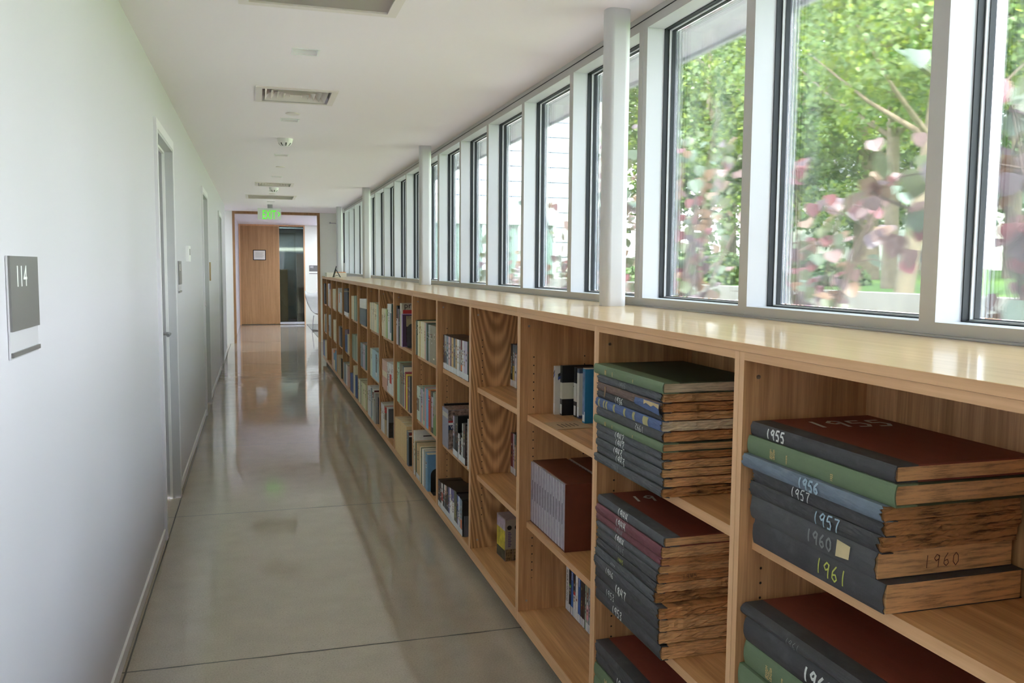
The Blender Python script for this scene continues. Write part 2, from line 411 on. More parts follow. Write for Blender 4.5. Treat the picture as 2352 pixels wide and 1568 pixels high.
# window wall
b = MB().box(XW+.01, XW+.14, YB, 15.2, 0, 1.293, M['wall']).box(XW, XW+.16, 15.22, YE, 0, ZC, M['wall_end'])
struct(b.build('wall_right'), 'low wall under the ribbon of windows')
G0, G1 = 1.326, 2.379            # opening bottom and top
XR = 1.553                       # back of the white reveal
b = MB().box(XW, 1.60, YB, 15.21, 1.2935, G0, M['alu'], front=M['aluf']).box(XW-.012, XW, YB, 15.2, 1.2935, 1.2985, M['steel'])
struct(b.build('trim_2'), 'aluminium sill rail along the worktop')
b = MB().box(XW, 1.60, YB, 15.21, G1, ZC-.0005, M['alu'], front=M['aluf']).box(XW-.004, XW, YB, 15.2, G1+.034, G1+.036, M['alud'])
struct(b.build('trim_3'), 'aluminium head rail under the ceiling')
EY = [(-5.60, .05), (-4.80, .05), (-4.0, .05), (-3.2, .05), (-2.4, .05), (-1.62, .05), (-.83, .075), (.02, .05), (.81, .05), (1.597, .05), (2.384, .05), (3.149, .075), (3.967, .05), (4.757, .05), (5.544, .05), (6.339, .05), (7.13, .075), (7.966, .05), (8.76, .05), (9.56, .05), (10.35, .05), (11.15, .075), (11.98, .05), (12.77, .05), (13.56, .05), (14.35, .05), (15.13, .08)]
for i, (e, w) in enumerate(EY):
    b = MB()
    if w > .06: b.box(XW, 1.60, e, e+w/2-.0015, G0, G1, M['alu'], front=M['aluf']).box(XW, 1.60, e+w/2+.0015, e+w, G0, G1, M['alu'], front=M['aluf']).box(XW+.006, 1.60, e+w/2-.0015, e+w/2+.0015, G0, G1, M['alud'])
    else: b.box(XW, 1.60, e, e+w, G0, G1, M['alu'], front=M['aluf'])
    b.box(1.606, 1.614, e-.006, e+w+.006, G0-.03, G1+.03, M['alu'])
    struct(b.build('trim_%d' % (10+i)), 'upright aluminium mullion between windows')
def ring(b, x0, x1, y0, y1, z0, z1, t, m):
    b.box(x0, x1, y0, y0+t, z0, z1, m).box(x0, x1, y1-t, y1, z0, z1, m).box(x0, x1, y0+t, y1-t, z0, z0+t, m).box(x0, x1, y0+t, y1-t, z1-t, z1, m)
for i in range(len(EY)-1):
    y0 = EY[i][0]+EY[i][1]; y1 = EY[i+1][0]
    w = struct(MB().box(1.598, 1.604, y0+.01, y1-.01, G0+.01, G1-.01, M['glass']).build('window_%d' % (i+1)), 'tall narrow window pane looking on the garden')
    s = MB(); ring(s, XR, XR+.02, y0, y1, G0, G1, .003, M['alud']); ring(s, XR+.02, XR+.030, y0, y1, G0, G1, .006, M['alu']); s.build('window_frame', w)
    s = MB(); ring(s, XR+.030, 1.598, y0, y1, G0, G1, .008, M['alud']); s.build('window_gasket', w)
# roof overhang
b = MB().box(1.60, 1.955, YB, 17.2, 2.432, 2.62, M['trimw']).box(1.945, 1.965, YB, 17.2, 2.418, 2.64, M['alu'])
struct(b.build('trim_4'), 'white roof overhang outside the windows')
SK3 = (0, 1.1, YD+1.65, YD+1.85)  # likewise added, to light the room behind the far glass
for k_, h_ in enumerate((SK1, SK2, SK3)):
    struct(MB().box(h_[0], h_[1], h_[2], h_[3], 2.56, 2.57, M['frost']).build('window_%d' % (63+k_)), 'unseen frosted skylight added to brighten the far end')
b = slab(MB(), -2.8, 1.95, YB-.3, 24.8, 2.62, 2.75, M['trimw'], [SK1, SK2, SK3]); struct(b.build('trim_5'), 'flat roof of the building')

# columns
def rrect(x0, x1, y0, y1, r, n=5):
    P = []
    for cx, cy, a0 in ((x1-r, y1-r, 0), (x0+r, y1-r, 90), (x0+r, y0+r, 180), (x1-r, y0+r, 270)):
        for k in range(n+1):
            a = math.radians(a0+90*k/n); P.append((cx+r*math.cos(a), cy+r*math.sin(a)))
    return P
colnames = ['white square column rising from the worktop, nearest to the viewer', 'white square column rising from the worktop, second from the viewer', 'white square column rising from the worktop, third from the viewer', 'white square column standing past the end of the bookcases']
for k, yc in enumerate((3.14, 7.11, 11.08, 14.8)):
    P = rrect(1.312, 1.412, 0, .072, .028); z0 = 1.2932 if k < 3 else 0.001
    b = MB(); b.grid([[(x, y+yc, z0) for x, y in P], [(x, y+yc, ZC-.0005) for x, y in P]], M['column'], close=True)
    b.face([(x, y+yc, ZC-.0005) for x, y in P], M['column']); b.face([(x, y+yc, z0) for x, y in P][::-1], M['column'])
    o = b.build('column', loc=(1.362, yc+.036, z0)); tag(o, colnames[k], 'column', 'white columns along the windows')
    for p in o.data.polygons: p.use_smooth = len(p.vertices) == 4 and p.area < .02

# ------------------------------------------------------------------ ceiling fittings
ordn = ['first', 'second', 'third', 'fourth', 'fifth', 'sixth', 'seventh', 'eighth', 'ninth', 'tenth', 'eleventh', 'twelfth', 'thirteenth', 'fourteenth', 'fifteenth', 'sixteenth']
vis = 0
for x, y in LIGHTS:
    if y < 4: continue
    t = empty('ceiling_light', (x, y, ZC)); r = .058
    lab = ('small square recessed ceiling light, %s one along the ceiling from the viewer' % ordn[vis]) if y < 15 else ('small square recessed ceiling light beyond the framed opening, %s' % ('nearer one' if y < 19 else 'one over the oak door'))
    tag(t, lab, 'ceiling light', 'recessed lights along the corridor ceiling'); vis += 1
    b = MB(); q = r+.006
    b.box(-q, q, -q, -r+.004, -.003, 0, M['fixture']).box(-q, q, r-.004, q, -.003, 0, M['fixture']).box(-q, -r+.004, -r+.004, r-.004, -.003, 0, M['fixture']).box(r-.004, q, -r+.004, r-.004, -.003, 0, M['fixture'])
    b.build('light_frame', t)
    b = MB(); b.grid([[(-r, -r, 0), (r, -r, 0), (r, r, 0), (-r, r, 0)], [(-.035, -.035, .07), (.035, -.035, .07), (.035, .035, .07), (-.035, .035, .07)]], M['fixture'], close=True)
    b.build('reflector', t)
    MB().box(-.036, .036, -.036, .036, .07, .074, M['white']).build('lens', t)
for k, (x, y, r) in enumerate(DIFF):
    t = empty('air_diffuser', (x, y, ZC)); tag(t, ['square four way air diffuser with stepped vanes, nearer one', 'square four way air diffuser with stepped vanes, far down the ceiling'][k], 'air vent', 'square air diffusers')
    b = MB(); w = .036
    b.box(-r, r, -r, -r+w, -.006, 0, M['vent']).box(-r, r, r-w, r, -.006, 0, M['vent']).box(-r, -r+w, -r+w, r-w, -.006, 0, M['vent']).box(r-w, r, -r+w, r-w, -.006, 0, M['vent'])
    b.build('vent_frame', t)
    MB().box(-r+.03, r-.03, -r+.03, r-.03, .11, .112, M['ventdark']).build('duct', t)
    for q in (.175, .14, .105, .07, .035):
        v = MB(); e = q-.028; rows = [[(-q, -q, -.002), (q, -q, -.002), (q, q, -.002), (-q, q, -.002)], [(-e, -e, .04), (e, -e, .04), (e, e, .04), (-e, e, .04)]]
        v.grid(rows, M['vent'], close=True); rows2 = [[(a+.0015*(1 if a > 0 else -1), c+.0015*(1 if c > 0 else -1), z) for a, c, z in rr] for rr in rows]
        v.grid(rows2, M['vent'], close=True, flip=True); v.build('vane', t)
for k, (x, y, r) in enumerate(GRIL):
    t = empty('return_grille', (x, y, ZC)); tag(t, ['large square return air grille with fine slats at the top of the view', 'large square return air grille with fine slats near the exit sign'][k], 'air vent', 'square return air grilles')
    b = MB(); w = .038
    b.box(-r, r, -r, -r+w, -.007, 0, M['vent']).box(-r, r, r-w, r, -.007, 0, M['vent']).box(-r, -r+w, -r+w, r-w, -.007, 0, M['vent']).box(r-w, r, -r+w, r-w, -.007, 0, M['vent'])
    b.build('vent_frame', t)
    MB().box(-r+.03, r-.03, -r+.03, r-.03, .08, .082, M['ventdark']).build('duct', t)
    b = MB(); n = int((2*r-2*w)/.014)
    for i in range(n):
        yy = -r+w+.006+i*.014
        b.face([(-r+w, yy, -.003), (r-w, yy, -.003), (r-w, yy+.009, .012), (-r+w, yy+.009, .012)], M['vent'])
        b.face([(-r+w, yy+.0012, -.003), (-r+w, yy+.0102, .012), (r-w, yy+.0102, .012), (r-w, yy+.0012, -.003)], M['vent'])
    b.build('slats', t)
for k, (x, y) in enumerate(((.249, 5.93), (.256, 9.11), (.24, 12.5))):
    o = MB().cyl((0, 0, -.006), .045, .006, M['vent'], n=28).build('cover_plate'); o.location = (x, y, ZC)
    tag(o, 'small round cream cover plate flush on the ceiling, %s' % ['nearest', 'middle one', 'farthest'][k], 'cover plate', 'round plates on the ceiling')
for k, (x, y) in enumerate(((.238, 7.12), (.24, 11.55))):
    t = empty('smoke_detector', (x, y, ZC)); tag(t, ['white dome smoke detector hanging under the ceiling, nearer one', 'white dome smoke detector far down the ceiling near the exit sign'][k], 'smoke detector', 'smoke detectors')
    MB().cyl((0, 0, -.022), .056, .022, M['white'], n=28, r2=.062).build('base', t)
    b = MB(); n = 24; rows = []
    for rr, z in ((.056, -.022), (.052, -.034), (.044, -.046), (.030, -.056), (.012, -.060)): rows.append([(rr*math.cos(2*math.pi*i/n), rr*math.sin(2*math.pi*i/n), z) for i in range(n)])
    b.grid(rows, lambda i, j: M['white'] if (i in (0, 3) or j % 3) else M['ventdark'], close=True, flip=True); b.face(rows[-1][::-1], M['white']); b.build('dome', t)

# exit sign
t = empty('exit_sign', (.229, 14.75, ZC)); tag(t, 'clear exit sign with glowing green letters hanging from the ceiling', 'exit sign')
MB().box(-.03, .05, -.03, .03, -.06, 0, M['steel']).build('mount', t)
MB().box(-.185, .185, -.005, .005, -.245, -.06, plain('clear_acrylic_face', (226, 232, 226), .2)).build('panel', t)
text_mesh('EXIT', .205, M['exit'], 'exit_letters', t, frame_mat((-.115, -.0062, -.235), (1, 0, 0), (0, 0, 1)), .0006, xs=.52)
b = MB(); b.ribbon([(.135, -.007, -.12), (.165, -.007, -.155), (.135, -.007, -.19)], .016, (0, -1, 0), M['exit']); b.build('arrow', t)

# wall signs
def room_sign(y0, y1, zt, zb, txt, label):
    x = XL; t = empty('room_sign', (x, (y0+y1)/2, zb)); tag(t, label, 'sign')
    h = zt-zb; w = (y1-y0)/2
    MB().box(.001, .004, -w, w, 0, h, plain('clear_backing', (206, 204, 208), .25)).build('backing', t)
    MB().box(.004, .0085, -w+.004, w, h*.27, h, M['signgrey']).build('plate', t)
    MB().box(.004, .0085, -w+.004, w, .004, h*.065, M['signgrey']).build('strip', t)
    text_mesh(txt, h*.30, M['white'], 'number_lettering', t, frame_mat((.0088, -w+.042, h*.70), (0, 1, 0), (0, 0, 1)), .0003, xs=.98)
room_sign(1.953, 2.188, 1.458, 1.246, '114', 'grey room number sign reading 114 on the left wall')
room_sign(5.93, 6.157, 1.468, 1.26, '112', 'narrow looking grey room sign beside the first recessed door')
o = MB().box(0, .012, -.05, .05, -.1, .1, plain('tan_sign', (176, 152, 110), .5)).build('wall_plaque'); o.location = (XL, 9.96, 1.375); tag(o, 'small tan plaque past the second recessed door', 'plaque')
t = empty('thermostat', (XL, 6.74, 1.525)); tag(t, 'small white wall thermostat past the first recessed door', 'thermostat')
MB().box(0, .022, -.09, .09, -.057, .057, M['white']).build('body', t); MB().box(.022, .024, -.02, .03, -.01, .035, M['signgrey']).build('display', t)
t = empty('room_sign', (1.37, YD, 1.25)); tag(t, 'grey room sign reading 102 to the right of the far doors', 'sign')
MB().box(-.105, .105, -.008, 0, .06, .21, M['signgrey']).build('plate', t); MB().box(-.105, .105, -.008, 0, 0, .016, M['signgrey']).build('strip', t)
text_mesh('102', .075, M['white'], 'number_lettering', t, frame_mat((-.088, -.0085, .145), (1, 0, 0), (0, 0, 1)), .0004, xs=.8)
t = empty('framed_notice', (.09, YD+.03, 1.70)); tag(t, 'black framed paper notice on the oak door', 'notice')
MB().box(-.15, .15, -.012, 0, -.125, .125, M['black']).build('frame', t); MB().box(-.132, .132, -.0135, -.012, -.107, .107, M['paper']).build('paper', t)
b = MB()
for i in range(6): b.box(-.1+.01*(i % 2), .1-.012*(i % 3), -.0142, -.0135, .058-.022*i, .062-.022*i, M['signgrey'])
b.build('printed_lines', t)
t = empty('wall_bracket', (1.44, YE, 2.25)); tag(t, 'thin grey metal bracket high on the end wall', 'bracket')
b = MB().box(-.09, .15, -.06, -.045, -.005, .008, M['steel']).box(.13, .15, -.06, 0, -.005, .17, M['steel']).box(-.09, -.07, -.06, 0, -.005, .02, M['steel']); b.build('bar', t)
o = MB().box(1.462, 1.478, 15.14, 15.17, 1.5, 2.36, M['black']).build('gasket_edge_strip'); tag(o, 'narrow black strip beside the last window', 'gasket strip')  # black strip stands for the dark gasket edge showing past the column

# chair and mat beyond the opening
cg = plain('grey_shell', (150, 150, 144), .5)
t = empty('lounge_chair', (1.44, 19.4, 0), rz=math.radians(-40)); tag(t, 'grey shell lounge chair leaning back, half hidden beyond the opening', 'chair')
rows = []
for x, z in ((-.33, .84), (-.28, .72), (-.22, .56), (-.13, .42), (-.04, .36), (.1, .35), (.25, .39)):
    rows.append([(x+.05*math.cos(a)-.05, .26*math.sin(a)*(1 if z < .8 else .8), z+.06*(1-math.cos(a))) for a in [(-80+20*k)*math.pi/180 for k in range(9)]])
b = MB(); b.grid(rows, cg); sh = b.build('shell', t, smooth=True); so = sh.modifiers.new('s', 'SOLIDIFY'); so.thickness = .014
for sx_ in (-1, 1):
    MB().tube([(-.14, .2*sx_, .36), (-.18, .21*sx_, .012), (.24, .21*sx_, .012), (.2, .2*sx_, .36)], .009, M['steel'], 8).build('sled_leg', t)
o = MB().box(0, .64, 0, 4.9, .0005, .008, plain('grey_mat', (136, 138, 130), .9, var=.1)).build('floor_mat'); o.location = (1.19, 16.95, 0); tag(o, 'flat grey floor mat beyond the opening', 'mat')

# ------------------------------------------------------------------ bookcases
XF = .954; PIT = .7775; Y0 = 1.556
ZB, ZB0, ZA, ZM, ZTOP, ZO = .112, .068, .884, .468, 1.293, 1.2577
XBK = 1.263
def unit(first):
    t = empty('bookcase', (XF, Y0, 0))
    a, c = .0005, PIT-.0005; D = XBK-XF; th = .0175
    for nm, y0, y1 in (('side_panel', a, a+th), ('side_panel', c-th, c)):
        MB().box(0, D, y0, y1, ZB0, ZTOP-.0185, M['oak_side'], front=M['oak_edge_z']).build(nm, t)
    MB().box(D-.008, D, a+th, c-th, ZB, ZO, M['oak_back']).build('back_panel', t)
    MB().box(0, D-.008, a+th, c-th, ZB0, ZB, M['oak_shelf'], front=M['oak_edge_y']).build('bottom_panel', t)
    MB().box(0, D, a+th, c-th, ZO, ZTOP-.0185, M['oak_shelf'], front=M['oak_edge_y']).build('top_rail', t)
    for z in (ZA, ZM): MB().box(.031, D-.009, a+th+.0012, c-th-.0012, z-.024, z, M['oak_shelf'], front=M['oak_edge_y']).build('shelf', t)
    MB().box(.05, D, a, c, .0005, ZB0, plain('toe_kick', (92, 76, 58), .6)).build('toe_kick', t)
    for x, z in ((.034, 1.222), (.034, .152)):
        MB().cyl((x, c-th-.0012, z), .0045, .0012, M['steel'], 'Y', 12).build('screw_cap', t)
    return t
proto = unit(True)
ORD = {-1: 'first', 0: 'second', 1: 'third', 2: 'fourth', 3: 'fifth', 4: 'sixth', 5: 'seventh', 6: 'eighth', 7: 'ninth', 8: 'tenth', 9: 'eleventh', 10: 'twelfth', 11: 'thirteenth', 12: 'fourteenth', 13: 'fifteenth', 14: 'sixteenth', -2: 'unseen nearest'}
HOLD = {-2: 'outside the view', -1: 'nearest the viewer, holding stacks of large ledgers', 0: 'second from the viewer, holding tall stacks of worn ledgers', 1: 'third from the viewer, with maroon slipcases on its middle shelf', 2: 'fourth from the viewer, nearly empty, with arched grain on its side',
        3: 'fifth from the viewer, full of video cases', 4: 'sixth from the viewer, with a black bookend on the bottom shelf', 5: 'seventh from the viewer, with worn kraft volumes at the bottom', 6: 'eighth from the viewer, with pink spines on the middle shelf'}
for n in range(-1, 15):
    if n == -1: u = proto
    else:
        u = proto.copy(); COL.objects.link(u)
        for ch in list(proto.children):
            k = ch.copy(); COL.objects.link(k); k.parent = u
            if n in (2, 6) and ch.name.startswith('side_panel'):
                k.material_slots[0].link = 'OBJECT'; k.material_slots[0].material = M['oak_cath']
    u.location = (XF, Y0+PIT*n, 0)
    tag(u, 'oak bookcase bay ' + HOLD.get(n, '%s from the viewer, third farthest part of the row' % ORD[n] if n == 12 else '%s from the viewer, holding rows of small books' % ORD[n]), 'bookcase', 'oak bookcase bays along the windows')
# worktop in four lengths
WT = [(Y0-PIT-.01, 3.135, 'glossy oak worktop length nearest the viewer, over the ledgers'), (3.136, 7.10, 'glossy oak worktop length between the two nearer columns'), (7.101, 11.07, 'glossy oak worktop length between the second and third columns'), (11.071, Y0+15*PIT+.001, 'glossy oak worktop length at the far end carrying papers')]
for a, c, l in WT:
    o = MB().box(XF-.003, XW-.013, a, c, ZTOP-.018, ZTOP, M['oak_top'], front=M['oak_edge_y']).build('worktop', loc=(XF, a, ZTOP)); bevel(o, .0012); tag(o, l, 'worktop', 'lengths of the oak worktop')
b = MB().box(XBK+.001, XW-.012, Y0-PIT, Y0+15*PIT, .0005, ZTOP-.019, M['oak_back']).build('service_casing'); tag(b, 'plain oak casing closing the space behind the bookcases', 'casing')

# ------------------------------------------------------------------ books
BOOKS = [
 (3,'T',0.987,[(4.6149,4.645,0.187,'charred',0.12,'V'),(4.5586,4.6133,0.187,'greyblk',0.12,'V'),(4.5127,4.557,0.187,'bluegrey',0.12,'V'),(4.4721,4.5111,0.187,'pinkwhite',0.12,'V'),(4.4366,4.4705,0.187,'mauve',0.12,'V'),(4.3886,4.435,0.188,'tanyel',0.12,'V'),(4.3457,4.387,0.188,'greytan',0.12,'V'),(4.3037,4.3441,0.189,'tan',0.12,'V'),(4.2624,4.3021,0.189,'white',0.12,'V'),(4.2218,4.2608,0.19,'grey',0.12,'V'),(4.1899,4.2202,0.191,'brownor',0.12,'V'),(4.1584,4.1883,0.192,'white',0.12,'V'),(4.1196,4.1568,0.193,'lilac',0.12,'V'),(4.0815,4.118,0.194,'lilac',0.12,'V'),(4.0552,4.0799,0.195,'blackgreen',0.12,'V')]),
 (3,'M',0.972,[(4.3027,4.3287,0.205,'greymix',0.12,'V'),(4.269,4.3011,0.21,'darkgrey',0.12,'V'),(4.242,4.2674,0.215,'black',0.12,'V'),(4.2171,4.2404,0.219,'darkgrey',0.12,'V'),(4.182,4.2085,0.135,'white',0.12,'V'),(4.1458,4.1804,0.135,'black',0.12,'V'),(4.1261,4.1442,0.124,'greycover',0.12,'V'),(4.1033,4.1245,0.2,'greycover',0.17,'V'),(4.0534,4.1017,0.205,'darkmosaic',0.17,'V')]),
 (3,'B',0.958,[(4.593,4.6434,0.15,'navyblk',0.13,'V'),(4.5547,4.5914,0.148,'charred',0.13,'V'),(4.5197,4.5531,0.151,'whitered',0.13,'V'),(4.4852,4.5181,0.155,'black',0.13,'V'),(4.458,4.4836,0.159,'whiteblk',0.13,'V'),(4.4243,4.4564,0.163,'blackpink',0.13,'V'),(4.378,4.4227,0.167,'black',0.13,'V'),(4.3455,4.3764,0.173,'purple',0.13,'V'),(4.3134,4.3439,0.177,'white',0.13,'V'),(4.2817,4.3118,0.181,'whitepurple',0.13,'V'),(4.2381,4.2801,0.185,'whitepurple',0.13,'V'),(4.1832,4.2365,0.191,'olivetext',0.13,'V'),(4.1628,4.1816,0.183,'darkgrey',0.13,'V'),(4.139,4.1612,0.184,'bluewhite',0.13,'V'),(4.1178,4.1374,0.184,'white',0.13,'V'),(4.0945,4.1162,0.183,'greyblue',0.13,'V'),(4.0657,4.0929,0.182,'orangegrey',0.13,'V'),(4.0509,4.0641,0.181,'darkgrey',0.13,'V')]),
 (3,'B',0.965,[(4.0442,4.0767,0.104,'darkgrey',0.12,'B')]),
 (4,'T',0.972,[(5.416,5.4225,0.212,'cream',0.19,'B'),(5.3684,5.4144,0.221,'green',0.19,'B'),(5.3309,5.3668,0.218,'creamy',0.19,'B'),(5.294,5.3293,0.219,'creamy',0.19,'B'),(5.2677,5.2924,0.221,'mustard',0.19,'B'),(5.2281,5.2661,0.222,'cream',0.19,'B'),(5.1925,5.2265,0.223,'creamy',0.19,'B'),(5.1617,5.1909,0.224,'cream',0.19,'B'),(5.1344,5.1601,0.224,'creamy',0.19,'B'),(5.0914,5.1328,0.224,'pinkcream',0.19,'B'),(5.0543,5.0898,0.223,'sagegrey',0.19,'B'),(5.0125,5.0527,0.221,'greendk',0.19,'B'),(4.9663,5.0109,0.219,'grey',0.19,'B'),(4.9208,4.9647,0.22,'taupe',0.19,'B'),(4.8713,4.9192,0.22,'taupe',0.19,'B'),(4.8303,4.8697,0.221,'taupegold',0.19,'B'),(4.7957,4.8287,0.221,'taupe',0.19,'B')]),
 (4,'M',0.978,[(5.3963,5.4225,0.215,'palephoto',0.17,'B'),(5.3432,5.3947,0.216,'palephoto',0.17,'B'),(5.3105,5.3416,0.217,'palesage',0.17,'B'),(5.2654,5.3089,0.215,'greylilac',0.17,'B'),(5.221,5.2638,0.215,'lilacpink',0.17,'B'),(5.1587,5.2194,0.239,'tealgrey',0.17,'B'),(5.122,5.1571,0.237,'pink',0.17,'B'),(5.0441,5.1204,0.238,'skyblue',0.17,'B'),(4.9799,5.0425,0.238,'redorange',0.17,'B'),(4.9456,4.9783,0.244,'brown',0.17,'B'),(4.9004,4.944,0.244,'lilacblack',0.17,'B'),(4.8615,4.8988,0.245,'leafgreen',0.17,'B'),(4.8199,4.8599,0.247,'camo',0.17,'B')]),
 (4,'B',0.955,[(5.3882,5.4213,0.282,'whitebar',0.22,'B'),(5.3471,5.3866,0.218,'kraft',0.21,'B'),(5.3133,5.3455,0.218,'green',0.21,'B'),(5.2716,5.3117,0.221,'kraft',0.21,'B'),(5.2288,5.27,0.224,'kraft',0.21,'B'),(5.1932,5.2272,0.224,'kraft',0.21,'B'),(5.158,5.1916,0.221,'cream',0.21,'B'),(5.131,5.1564,0.221,'green',0.21,'B'),(5.1013,5.1294,0.222,'cream',0.21,'B'),(5.0703,5.0997,0.225,'white',0.21,'B'),(5.0184,5.0687,0.227,'grey',0.21,'B'),(4.9438,5.0168,0.221,'steelblue',0.21,'B')]),
 (5,'T',0.968,[(6.1333,6.2,0.277,'blackwhite',0.17,'B'),(6.0813,6.1318,0.258,'mauve',0.17,'B'),(6.0374,6.0798,0.256,'greendk',0.17,'B'),(5.9655,6.0358,0.303,'projekt',0.22,'B'),(5.9345,5.9639,0.231,'program',0.2,'B')]),
 (5,'M',0.972,[(6.134,6.2,0.286,'mint',0.2,'B'),(6.09,6.1327,0.289,'mint',0.2,'B'),(6.0395,6.0886,0.29,'taupe',0.2,'B'),(5.9941,6.0382,0.292,'taupedk',0.2,'B'),(5.9482,5.9928,0.294,'taupe',0.2,'B'),(5.8935,5.9468,0.287,'slate',0.2,'B'),(5.8559,5.8922,0.28,'cream2',0.2,'B'),(5.8174,5.8545,0.252,'crimson',0.2,'B'),(5.7551,5.8161,0.241,'yellow',0.2,'B'),(5.7232,5.7537,0.236,'redpink',0.2,'B'),(5.6917,5.7219,0.239,'darkgrey',0.2,'B'),(5.6642,5.6903,0.241,'grey',0.2,'B'),(5.6359,5.6629,0.244,'darkgrey',0.2,'B')]),
 (5,'B',0.955,[(6.1176,6.2,0.239,'kraftworn',0.24,'B'),(6.0332,6.1162,0.246,'kraftworn',0.24,'B'),(5.9808,6.0318,0.251,'kraftworn',0.24,'B'),(5.9292,5.9802,0.251,'kraftworn',0.24,'B'),(5.8456,5.9272,0.252,'kraftworn',0.24,'B'),(5.7715,5.8442,0.253,'kraftworn',0.24,'B'),(5.693,5.7701,0.255,'kraftworn',0.24,'B')]),
 (5,'B',0.955,[(5.6135,5.6885,0.231,'slateblack',0.2,'B')]),
 (6,'T',0.972,[(6.9453,6.9775,0.222,'cream',0.17,'B'),(6.9126,6.9443,0.222,'creamy',0.17,'B'),(6.8792,6.9116,0.223,'creampink',0.17,'B'),(6.8396,6.8782,0.224,'cream',0.17,'B'),(6.8005,6.8385,0.225,'cream',0.17,'B'),(6.7676,6.7995,0.225,'palegreen',0.17,'B'),(6.7244,6.7665,0.226,'creamy',0.17,'B'),(6.6767,6.7233,0.227,'limeline',0.17,'B')]),
 (6,'T',0.975,[(6.6292,6.6875,0.271,'white',0.19,'B'),(6.5656,6.6276,0.273,'white',0.19,'B'),(6.4985,6.564,0.275,'whiteblue',0.19,'B'),(6.4373,6.4969,0.276,'greendk',0.19,'B')]),
 (6,'M',0.972,[(6.9015,6.9775,0.228,'pinkband',0.19,'B'),(6.8487,6.9002,0.229,'pinkband',0.19,'B'),(6.7968,6.8474,0.23,'pinkband',0.19,'B'),(6.7457,6.7954,0.23,'pinkband',0.19,'B'),(6.6922,6.7444,0.231,'pinkband',0.19,'B'),(6.6576,6.6909,0.232,'whiteplum',0.19,'B'),(6.6218,6.6563,0.233,'greywhite',0.19,'B'),(6.5656,6.6204,0.234,'white',0.19,'B'),(6.5262,6.5643,0.237,'whitered',0.19,'B'),(6.4719,6.5248,0.238,'whitered',0.19,'B'),(6.4382,6.4705,0.241,'greywhite',0.19,'B'),(6.399,6.4369,0.242,'white',0.19,'B')]),
 (6,'B',0.96,[(6.917,6.9677,0.229,'greywhite',0.2,'B'),(6.8632,6.9154,0.229,'greywhite',0.2,'B'),(6.8189,6.8616,0.227,'white',0.2,'B'),(6.7752,6.8173,0.226,'greywhite',0.2,'B'),(6.702,6.7736,0.224,'brownred',0.2,'B')]),
 (7,'T',0.972,[(7.6678,7.755,0.24,'creamy',0.17,'B'),(7.6005,7.6664,0.243,'creamgrey',0.17,'B'),(7.5343,7.599,0.244,'cream',0.17,'B'),(7.4785,7.5329,0.246,'creamgrey',0.17,'B'),(7.3964,7.4771,0.247,'cream',0.17,'B'),(7.3464,7.395,0.243,'creamy',0.17,'B'),(7.2987,7.3449,0.241,'cream',0.17,'B'),(7.2122,7.2973,0.24,'mint2',0.17,'B')]),
 (7,'M',0.972,[(7.672,7.7416,0.247,'palesage',0.19,'B'),(7.6021,7.6704,0.249,'palesage',0.19,'B'),(7.5431,7.6005,0.251,'paleblue',0.19,'B'),(7.4825,7.5415,0.252,'paleblue',0.19,'B'),(7.43,7.4809,0.254,'paleblue',0.19,'B'),(7.3758,7.4284,0.255,'paleblue',0.19,'B'),(7.2949,7.3742,0.253,'bluephoto',0.19,'B'),(7.2493,7.2933,0.251,'paleblue',0.19,'B'),(7.2044,7.2477,0.25,'paleblue',0.19,'B')]),
 (7,'B',0.95,[(7.7044,7.755,0.261,'greywhite',0.2,'B'),(7.6533,7.7038,0.261,'greywhite',0.2,'B'),(7.6013,7.6514,0.276,'greywhite',0.2,'B'),(7.5506,7.6007,0.276,'greywhite',0.2,'B'),(7.4833,7.5487,0.261,'bluegrey',0.2,'B'),(7.4286,7.4819,0.269,'tealgrey',0.2,'B'),(7.3644,7.4273,0.284,'whitemaroon',0.2,'B'),(7.3013,7.363,0.251,'grey',0.2,'B'),(7.2293,7.3,0.262,'grey',0.2,'B')]),
 (7,'B',0.97,[(7.2144,7.3711,0.228,'navycover',0.2,'B')]),
 (8,'T',0.972,[(8.4815,8.5325,0.244,'whiteblk',0.15,'B'),(8.4299,8.4809,0.244,'whiteblk',0.15,'B'),(8.3339,8.4282,0.247,'whiteblk',0.15,'B'),(8.2412,8.3327,0.25,'whiteblk',0.15,'B'),(8.1873,8.24,0.253,'whiteblk',0.15,'B'),(8.1339,8.1867,0.253,'whiteblk',0.15,'B'),(8.0795,8.1322,0.257,'whiteblk',0.15,'B'),(8.0263,8.0789,0.257,'whiteblk',0.15,'B')]),
 (8,'M',0.976,[(8.467,8.5325,0.229,'bluegrey',0.18,'B'),(8.4011,8.4655,0.23,'bluegrey',0.18,'B'),(8.3229,8.3996,0.231,'bluegrey',0.18,'B'),(8.2565,8.3214,0.233,'lilac',0.18,'B'),(8.1655,8.255,0.234,'lilac',0.18,'B'),(8.0865,8.164,0.235,'teal',0.18,'B')]),
 (8,'B',0.955,[(8.4626,8.5325,0.225,'palesage',0.19,'B'),(8.3845,8.4613,0.222,'creamy',0.19,'B'),(8.3161,8.3832,0.224,'greygreen',0.19,'B'),(8.2224,8.3147,0.226,'palelime',0.19,'B'),(8.126,8.2211,0.229,'palelime',0.19,'B'),(8.0296,8.1247,0.232,'cream',0.19,'B'),(7.9742,8.0283,0.235,'palelime',0.19,'B'),(7.9195,7.9736,0.235,'palelime',0.19,'B')]),
